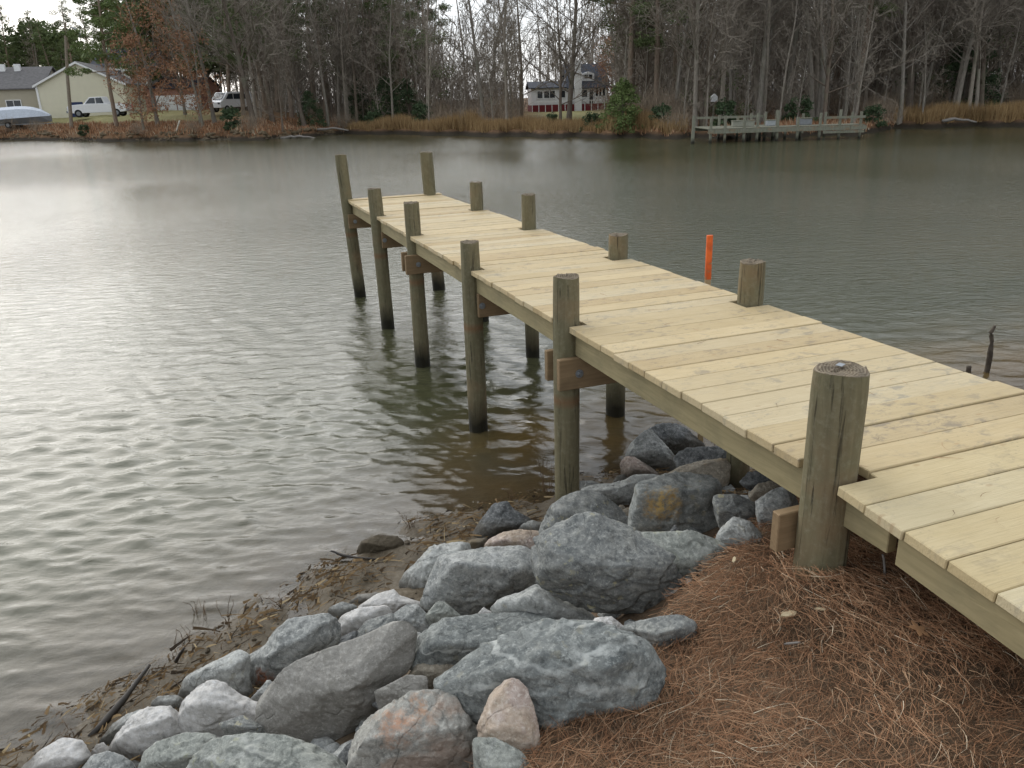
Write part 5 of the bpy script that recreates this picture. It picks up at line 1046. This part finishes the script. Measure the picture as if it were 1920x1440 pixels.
def window(root, x, y, z, w, h, frame=m_trim, nx_=1, axis='x', mat=m_glass, panes=2):
    mb = MB(); t = .09
    for a, b, c, d in ((-w / 2 - t, w / 2 + t, -t, 0), (-w / 2 - t, w / 2 + t, h, h + t), (-w / 2 - t, -w / 2, 0, h), (w / 2, w / 2 + t, 0, h)): mb.box(a, b, -.06, 0, c, d)
    for i in range(1, panes): xx = -w / 2 + w * i / panes; mb.box(xx - .03, xx + .03, -.055, -.002, .001, h - .001)
    f = mb.build('window', frame, root); f.location = (x, y, z)
    g = MB(); g.box(-w / 2, w / 2, -.03, .01, 0, h); g.build('pane', mat, f)
    if axis == 'y': f.rotation_euler = (0, 0, math.pi / 2)
    return f
def gable_wing(root, x0, x1, y0, y1, zb, ze, zr, wall, roofm, over=.35, along='y', name='wall'):
    """block with a gable roof; ridge along y (gables face the creek) or along x"""
    mb = MB()
    if along == 'y': mb.prism_y([(x0, zb), (x1, zb), (x1, ze), ((x0 + x1) / 2, zr), (x0, ze)], y0, y1)
    else:
        V = [(x, y, z) for x in (x0, x1) for y, z in ((y0, zb), (y1, zb), (y1, ze), ((y0 + y1) / 2, zr), (y0, ze))]; mb.add(V, [(0, 1, 2, 3, 4)[::-1], (5, 6, 7, 8, 9)] + [(i, (i + 1) % 5, 5 + (i + 1) % 5, 5 + i) for i in range(5)])
    mb.build(name, wall, root); mb = MB(); th = .14
    if along == 'y':
        xm = (x0 + x1) / 2; sl = (zr - ze) / (xm - x0)
        for xa, s_ in ((x0 - over, 1), (x1 + over, -1)):
            za = ze - over * sl; V = [(xa, y, za + .02) for y in (y0 - over, y1 + over)] + [(xm, y, zr + .02) for y in (y0 - over, y1 + over)]; V += [(a, b, c + th) for a, b, c in V]; mb.add(V, [(0, 1, 3, 2), (4, 6, 7, 5), (0, 4, 5, 1), (2, 3, 7, 6), (0, 2, 6, 4), (1, 5, 7, 3)])
    else:
        ym = (y0 + y1) / 2; sl = (zr - ze) / (ym - y0)
        for ya in (y0 - over, y1 + over):
            za = ze - over * sl; V = [(x, ya, za + .02) for x in (x0 - over, x1 + over)] + [(x, ym, zr + .02) for x in (x0 - over, x1 + over)]; V += [(a, b, c + th) for a, b, c in V]; mb.add(V, [(0, 1, 3, 2), (4, 6, 7, 5), (0, 4, 5, 1), (2, 3, 7, 6), (0, 2, 6, 4), (1, 5, 7, 3)])
    return mb.build('roof', roofm, root)
def on_ray(px, y): x = far(px, y); return x
# pale yellow house at left: gable towards the creek, long wing running off to the left
yh = 106.0; xL, xR = far(76, yh), far(228, yh); wd = xR - xL; zb = 2.1
house = empty('yellow_house', (xL, yh, zb), math.radians(12)); tag(house, 'pale yellow sided house with a grey roof behind the utility pole', 'house')
gable_wing(house, 0, wd, 0, 12, -.6, 4.0, 6.5, m_yell, m_roof)
rf = gable_wing(house, -24, -.02, 1.5, 13, -.6, 3.7, 6.3, m_beige_shaded, m_roof, along='x', name='wing_wall')
for xx in (-9.5, -5.4, -3.6): mb = MB(); mb.box(xx - .35, xx + .35, 6.0, 6.5, 5.8, 6.75); mb.build('roof_vent', m_trim, rf)
f = MB(); f.box(wd * .34, wd * .34 + 1.5, -.06, .02, -.5, 1.9); f.build('door', m_blue, house)
f = MB(); f.box(-.12, .12, -.12, .02, -.6, 3.9); f.build('corner_trim', m_trim, house)
for xx in (-3.4, -8.5, -13): window(house, xx, 1.45, 1.1, 1.6, 1.2)
rk = MB(); sl_ = 2.5 / (wd / 2)
for s_ in (0, 1):
    xa, xb = (-.35, wd / 2) if s_ == 0 else (wd + .35, wd / 2); za, zc = 4.0 - .35 * sl_, 6.5
    V = [(xa, -.40, za - .15), (xb, -.40, zc - .15), (xb, -.40, zc + .10), (xa, -.40, za + .10)]; V += [(a, b + .045, c) for a, b, c in V]; rk.add(V, [(0, 1, 2, 3), (4, 7, 6, 5), (0, 4, 5, 1), (1, 5, 6, 2), (2, 6, 7, 3), (3, 7, 4, 0)])
rk.build('rake_trim', m_trim, house)
# two storey house with garage
y2 = 128.0; xa, xb = far(186, y2), far(292, y2); w2 = xb - xa
bh = empty('brick_house', (xa, y2, 2.6), math.radians(-4)); tag(bh, 'two storey house with white upper siding and brick below behind the russet trees', 'house')
gable_wing(bh, 0, w2, 0, 9, 3.6, 6.6, 9.0, m_white, m_roofd, along='x', name='upper_wall'); mb = MB(); mb.box(.03, w2 - .03, .06, 8.9, -.6, 3.6); mb.build('brick_wall', m_brick, bh)
for xx in (w2 * .16, w2 * .45, w2 * .74): window(bh, xx, -.01, 4.4, 1.2, 1.5)
for xx in (w2 * .2, w2 * .5): window(bh, xx, .05, .9, 1.5, 1.6)
wg = far(382, y2) - xb; gable_wing(bh, w2 + .01, w2 + wg, 0, 8, -.6, 3.2, 4.6, m_brick, m_roofd, along='x', name='garage_wall')
for xx in (w2 + wg * .28, w2 + wg * .72):
    mb = MB(); mb.box(xx - 1.5, xx + 1.5, -.05, .02, -.5, 2.2); dr = mb.build('garage_door', m_trim, bh); mb = MB(); [mb.box(xx - 1.4, xx + 1.4, -.065, -.052, -.4 + i * .65, -.38 + i * .65) for i in range(1, 4)]; mb.build('door_joints', m_roof, dr)
mb = MB(); mb.box(w2 - .12, w2 + .12, -.14, -.002, -.5, 6.5); mb.build('downpipe', m_trim, bh)
# white house with red skirting in the clearing
y3 = 118.0; X0, X1, X2 = far(997, y3), far(1068, y3), far(1139, y3); zg = gz((X0 + X2) / 2, y3) + .1
wh = empty('white_house', (X0, y3, zg), math.radians(2)); tag(wh, 'white house with dark red skirting and a white chimney in the clearing', 'house')
def zof(py): d = ray(1050, py); return CAM[2] + d[2] / d[1] * y3 - zg
wL, wT = X1 - X0, X2 - X0; zt, zr_ = zof(163), zof(196)
gable_wing(wh, 0, wL, .3, 8, zr_, zt - .1, zt + .7, m_white, m_roofd, along='x', name='wing_wall')
gable_wing(wh, wL + .01, wT, 0, 9, zr_, zt - .1, zt + 2.9, m_white, m_roofd, along='x', name='main_wall')
mb = MB(); mb.box(-.05, wL, .24, 7.9, -1.2, zr_ - .003); mb.box(wL + .02, wT + .03, -.06, 8.9, -1.2, zr_ - .003); mb.build('red_skirting', m_redb, wh)
mb = MB(); cx0, cx1 = far(1077, y3) - X0, far(1090, y3) - X0; mb.box(cx0, cx1, -.7, .5, -1, zof(137)); mb.box(cx0 + .12, cx1 - .12, -.6, .4, zof(137), zof(117)); mb.box(cx0, cx1, -.7, .5, zof(117), zof(115)); mb.build('chimney', m_white, wh)
d0, d1 = far(1094, y3) - X0, far(1116, y3) - X0; dm = MB(); dm.prism_y([(d0, zof(153)), (d1, zof(153)), (d1, zof(139)), ((d0 + d1) / 2, zof(135)), (d0, zof(139))], .8, 3.8); dmo = dm.build('dormer', m_white, wh)
for xx in (.3, .68): mb = MB(); mb.box(d0 + (d1 - d0) * xx - .22, d0 + (d1 - d0) * xx + .22, .74, .82, zof(148), zof(141)); mb.build('dormer_window', m_glass, dmo)
for px, w_, pn in ((1013, .7, 1), (1031, 1.5, 2), (1055, .8, 1), (1096, .8, 1)): window(wh, far(px, y3) - X0, .28 if px < 1068 else -.01, zof(183), w_, zof(170) - zof(183), panes=pn)
for px in (1120, 1126, 1132): window(wh, far(px, y3) - X0, -.01, zof(182), .42, zof(167) - zof(182), panes=1)
mb = MB(); xx = far(1109, y3) - X0; mb.box(xx - .25, xx + .25, -.08, -.002, zr_ + .01, zof(170)); mb.build('door', m_glass, wh)
for i in range(12): mb = MB(); mb.box(0, .09, -.34, -.26, -1.2, zr_ + .45); o = mb.build('porch_post', m_trim, wh); o.location = (wT * i / 11.5, 0, 0)
mb = MB(); mb.box(0, wT, -.40, -.345, zr_ + .40, zr_ + .5); mb.build('porch_rail', m_trim, wh)
# small pale shed showing between trunks, and a pale house end farther off
ys = 104.0; xs = far(532, ys); sh = empty('shed', (xs, ys, gz(xs, ys))); tag(sh, 'small pale shed showing between the trunks right of the white van', 'shed')
gable_wing(sh, 0, 1.9, 0, 3, -.3, 2.1, 2.9, m_white, m_roof, .15); mb = MB(); mb.box(.6, 1.3, -.04, .01, -.2, 1.7); mb.build('door', m_roofd, sh)
ys = 150.0; xs = far(898, ys); sh = empty('distant_house', (xs, ys, gz(xs, ys))); tag(sh, 'distant white house barely showing through the trees left of the clearing', 'house')
gable_wing(sh, 0, 4.5, 0, 7, -.3, 3.0, 4.3, m_white, m_roof, .2, along='x'); window(sh, 1.3, -.01, 1, 1.1, 1.1); window(sh, 3.2, -.01, 1, 1.1, 1.1)

# ------------------------------------------------------------------ vehicles and yard things
m_carw = flat('white_car_paint', (.78, .79, .80), .3, .5, .03); m_tyre = flat('black_tyre', (.02, .02, .02), .8); m_carglass = flat('car_glass', (.03, .04, .05), .1, .7, .1); m_grey = flat('grey_bumper', (.20, .21, .22), .4, .5); m_red = flat('red_lamp', (.4, .02, .02), .3)
def wheel(root, x, y, r_=.36):
    V, F = tube([(x, y - .12, r_), (x, y + .12, r_)], r_, 20); t_ = npmesh('wheel', V, F, m_tyre, root); V, F = tube([(x, y - .13, r_), (x, y + .13, r_)], r_ * .55, 14); npmesh('rim', V, F, m_grey, t_)
def body(root, name, prof, w, mat, cut=()):
    mb = MB(); mb.prism_y(prof, -w / 2, w / 2); return mb.build(name, mat, root, bevel=.04)
def pickup(loc, rz):
    t = empty('pickup_truck', loc, rz); tag(t, 'white pickup truck parked in front of the pale yellow house', 'pickup')
    body(t, 'body', [(-2.75, .45), (-2.8, .95), (-2.6, 1.12), (-1.35, 1.2), (-.9, 1.22), (.75, 1.22), (.78, 1.18), (2.7, 1.18), (2.75, .5), (2.2, .42), (-2.2, .38)], 1.9, m_carw)
    body(t, 'cab', [(-1.3, 1.15), (-.62, 1.82), (.55, 1.85), (.80, 1.15)], 1.66, m_carw)
    for s_ in (-1, 1):
        mb = MB(); mb.prism_y([(-1.05, 1.25), (-.55, 1.74), (-.12, 1.76), (-.12, 1.25)], s_ * .84 - .01, s_ * .84 + .01); mb.build('side_window', m_carglass, t); mb = MB(); mb.prism_y([(-.02, 1.25), (-.02, 1.76), (.5, 1.77), (.66, 1.25)], s_ * .84 - .01, s_ * .84 + .01); mb.build('side_window', m_carglass, t)
        mb = MB(); mb.box(-2.82, -2.72, s_ * .75 - .14, s_ * .75 + .14, .72, .94); mb.build('headlight', m_glass, t); mb = MB(); mb.box(2.70, 2.78, s_ * .82 - .09, s_ * .82 + .09, .8, 1.08); mb.build('tail_lamp', m_red, t)
        for xx in (-1.8, 1.75): wheel(t, xx, s_ * .84)
    mb = MB(); mb.box(-2.9, -2.74, -.92, .92, .42, .62); mb.build('bumper', m_grey, t); mb = MB(); mb.box(2.72, 2.88, -.9, .9, .45, .62); mb.build('bumper', m_grey, t)
    mb = MB(); mb.box(.95, 2.62, -.78, .78, 1.17, 1.195); mb.build('bed', m_tyre, t)
    V = [(-1.16, y, 1.28) for y in (-.72, .72)] + [(-.70, y, 1.75) for y in (-.66, .66)]; V += [(a - .03, b, c + .02) for a, b, c in V]; npmesh('windscreen', V, [(0, 1, 3, 2), (4, 6, 7, 5), (0, 4, 5, 1), (2, 3, 7, 6), (0, 2, 6, 4), (1, 5, 7, 3)], m_carglass, t)
yp = 98.5; xp = far(188, yp); pickup((xp, yp, gz(xp, yp) + .0), math.radians(6)); bpy.data.objects['pickup_truck'].scale = (1.18, 1.18, 1.18)
def van(loc, rz):
    t = empty('van', loc, rz); tag(t, 'white van parked among the trees right of the russet beeches', 'van')
    body(t, 'body', [(-2.3, .45), (-2.35, 1.0), (-1.95, 1.25), (-1.2, 2.0), (2.0, 2.05), (2.25, 1.4), (2.3, .5)], 1.85, m_carw)
    for s_ in (-1, 1):
        for a, b in ((-1.3, -.55), (-.45, .6), (.7, 1.75)): mb = MB(); mb.prism_y([(a if a > -1 else -1.55, 1.3), (a if a > -1 else -1.1, 1.82), (b, 1.85), (b, 1.3)], s_ * .925 - .012, s_ * .925 + .012); mb.build('side_window', m_carglass, t)
        for xx in (-1.5, 1.5): wheel(t, xx, s_ * .82, .34)
        mb = MB(); mb.box(-2.38, -2.28, s_ * .7 - .16, s_ * .7 + .16, .8, .98); mb.build('headlight', m_glass, t)
    V = [(-1.93, y, 1.32) for y in (-.72, .72)] + [(-1.28, y, 1.92) for y in (-.66, .66)]; V += [(a - .03, b, c + .02) for a, b, c in V]; npmesh('windscreen', V, [(0, 1, 3, 2), (4, 6, 7, 5), (0, 4, 5, 1), (2, 3, 7, 6), (0, 2, 6, 4), (1, 5, 7, 3)], m_carglass, t)
yv = 92.0; xv = far(435, yv); van((xv, yv, gz(xv, yv) + .1), math.radians(60))
# covered boat at far left
yb = 99.0; xbt = far(30, yb); bo = empty('covered_boat', (xbt, yb, gz(xbt, yb) + .1), math.radians(4)); bo.scale = (1.15, 1.15, 1.2); tag(bo, 'boat under a pale silver cover on a trailer at the left edge', 'boat')
sec = []; xs_ = np.linspace(-3.2, 3.2, 9)
for x_ in xs_:
    f_ = 1 - abs(x_ / 3.4) ** 3 if x_ > 0 else 1 - .15 * abs(x_ / 3.2); sec.append((x_, 1.15 * f_, .9 + .15 * x_ / 3.2, 1.0 + 1.0 * f_))
V = []; F = []
for j, (x_, w_, z0_, z1_) in enumerate(sec): V += [(x_, -w_, z0_), (x_, -w_ * .6, z0_ + (z1_ - z0_) * .75), (x_, 0, z1_), (x_, w_ * .6, z0_ + (z1_ - z0_) * .75), (x_, w_, z0_)]
for j in range(8): F += [(j * 5 + i, j * 5 + i + 1, (j + 1) * 5 + i + 1, (j + 1) * 5 + i) for i in range(4)]
F += [(0, 1, 2, 3, 4), (44, 43, 42, 41, 40), ]; npmesh('cover', V, F, flat('silver_tarp', (.46, .50, .56), .6), bo)
hb = MB(); Vh = []
for j, (x_, w_, z0_, z1_) in enumerate(sec): Vh += [(x_, -w_ * .98, z0_), (x_, -w_ * .55, z0_ - .55), (x_, w_ * .55, z0_ - .55), (x_, w_ * .98, z0_)]
Fh = [(j * 4 + i, (j + 1) * 4 + i, (j + 1) * 4 + i + 1, j * 4 + i + 1) for j in range(8) for i in range(3)] + [(0, 1, 2, 3), (35, 34, 33, 32)]; npmesh('hull', Vh, Fh, m_grey, bo)
for s_ in (-1, 1): wheel(bo, -.6, s_ * 1.1, .3)
mb = MB(); mb.box(-2, 3.6, -.9, -.8, .3, .4); mb.box(-2, 3.6, .8, .9, .3, .4); mb.box(-2, -1.9, -.8, .8, .3, .4); mb.build('trailer_frame', m_grey, bo)
# second vehicle: a small blue dark car nose peeping left of pickup's conifer
# utility pole with street lamp arm
yq = 92.5; xq = ray(134, 245)[0] / ray(134, 245)[1] * yq; pole = empty('utility_pole', (xq, yq, gz(xq, yq))); tag(pole, 'weathered utility pole with a curved street lamp arm at left', 'utility pole')
d = ray(122, 42); top = CAM[2] + d[2] / d[1] * yq - pole.location[2]
tx = far(120, yq) * 0 + (ray(122, 42)[0] / ray(122, 42)[1]) * yq - xq
V, F = tube([(0, 0, -.5), (tx * .45, 0, top / 2), (tx, 0, top)], [.20, .17, .13], 10); npmesh('pole', V, F, flat('weathered_pole_wood', (.25, .21, .165), .9, .1, .2, 6), pole)
V, F = tube([(tx, 0, top - .9), (tx + .6, -.1, top - .45), (tx + 1.2, -.2, top - .75), (tx + 1.5, -.25, top - 1.2)], .06, 6); npmesh('lamp_arm', V, F, m_galv, pole)
mb = MB(); mb.box(tx + 1.3, tx + 1.75, -.42, -.12, top - 1.55, top - 1.2); mb.build('lamp_head', m_grey, pole, bevel=.03)
# ------------------------------------------------------------------ old dock across the creek
m_old = post_mat('old_weathered_wood', (.15, .15, .115), (.27, .27, .215), ring=False)
dock = empty('far_dock', (far(1470, 49), 49, 0)); tag(dock, 'old grey green dock with rails standing on the far shore at right', 'dock'); ox = far(1470, 49)
def dx_(px, y=49.): return far(px, y) - ox
zd = .80
def dpost(px, y, z1, w_=.085, z0=-.7):
    V, F = tube([(0, 0, z0), (0, 0, z1)], w_, 8); o = npmesh('post', V, F, m_old, dock); o.location = (far(px, y) - ox, y - 49, 0); return o
for px, z1 in ((1335, 1.35), (1362, 1.5), (1398, 1.45), (1423, 1.6), (1461, 1.7), (1499, 1.3), (1541, 1.5), (1578, 1.65), (1617, 1.5)): dpost(px, 48.6, z1)
for px, z1 in ((1350, 1.45), (1385, 1.3), (1410, 1.5), (1437, 1.55), (1458, 1.65), (1508, 1.4), (1550, 1.45), (1600, 1.4)): dpost(px, 52.4, z1)
for i in range(30):
    x_ = dx_(1328) + (dx_(1480) - dx_(1328)) * i / 30; mb = MB(); w_ = (dx_(1480) - dx_(1328)) / 30; mb.box(0, w_ - .02, -.45, 3.6, zd - .05, zd); o = mb.build('deck_board', m_old, dock); o.location = (x_, 0, 0)
n_ = 27
for i in range(n_):
    x_ = dx_(1480) + (dx_(1621) - dx_(1480)) * i / n_; w_ = (dx_(1621) - dx_(1480)) / n_; mb = MB(); mb.box(.0, w_ - .02, -.35, 1.3, zd - .05, zd); o = mb.build('deck_board', m_old, dock); o.location = (x_, 0, 0)
for yy in (-.5, 3.62): mb = MB(); mb.box(dx_(1326), dx_(1482) if yy > 0 else dx_(1622), yy - .05, yy, zd - .28, zd - .055); mb.build('joist', m_old, dock)
for a, b, z_, yy in ((1541, 1618, 1.22, -.50), (1335, 1470, 1.30, 3.70), (1541, 1618, .62 - .2, -.52)): mb = MB(); mb.box(dx_(a), dx_(b), yy - .04, yy, z_ - .07, z_ + .07); mb.build('rail', m_old, dock)
pl_ = empty('mooring_pile', (far(1301, 48.5), 48.5, 0)); tag(pl_, 'lone tall mooring pile left of the far dock', 'pile'); V, F = tube([(0, 0, -.7), (.04, 0, 1.55)], [.11, .09], 10); npmesh('pile', V, F, m_old, pl_)
def dock_box(px, w_, h_, d_, mat, label, name='storage_box', cat='box'):
    o = empty(name, (far(px, 50.3), 50.3, zd)); tag(o, label, cat); mb = MB(); mb.box(-w_ / 2, w_ / 2, -d_ / 2, d_ / 2, 0.002, h_); mb.build('box_body', mat, o, bevel=.02); mb = MB(); mb.box(-w_ / 2 - .03, w_ / 2 + .03, -d_ / 2 - .03, d_ / 2 + .03, h_ + .001, h_ + .05); mb.build('lid', m_old, o, bevel=.02)
dock_box(1447, .5, .3, .4, flat('pale_plastic', (.33, .35, .36), .6), 'pale storage box on the middle of the far dock')
dock_box(1510, .8, .35, .5, m_grey, 'wider grey storage box on the right part of the far dock')
dock_box(1395, 1.3, .32, .4, flat('grey_bench_wood', (.26, .26, .21), .8), 'long low grey bench box at the left of the far dock')
dp = np.random.default_rng(8)
for px in (1405, 1428, 1437, 1453, 1476, 1504): dpost(px, 50.5 + dp.uniform(-.5, 1), zd - .1, .09)
mbx = empty('mailbox', spot(1338, 9)); tag(mbx, 'white bird box on a post behind the left end of the far dock', 'bird box'); mb = MB(); mb.box(-.05, .05, -.05, .05, 0, 1.6); mb.build('post', m_old, mbx); mb = MB(); mb.prism_y([(-.22, 1.6), (.22, 1.6), (.22, 1.95), (0, 2.15), (-.22, 1.95)], -.2, .2); mb.build('box_body', m_trim, mbx)
for p_ in bares + young + pines + [low_pine, beech, beech2, cedar, holly, shrub, brush]:
    if '_used' in p_: del p_['_used']
for o in bpy.data.objects:
    if '_used' in o: del o['_used']
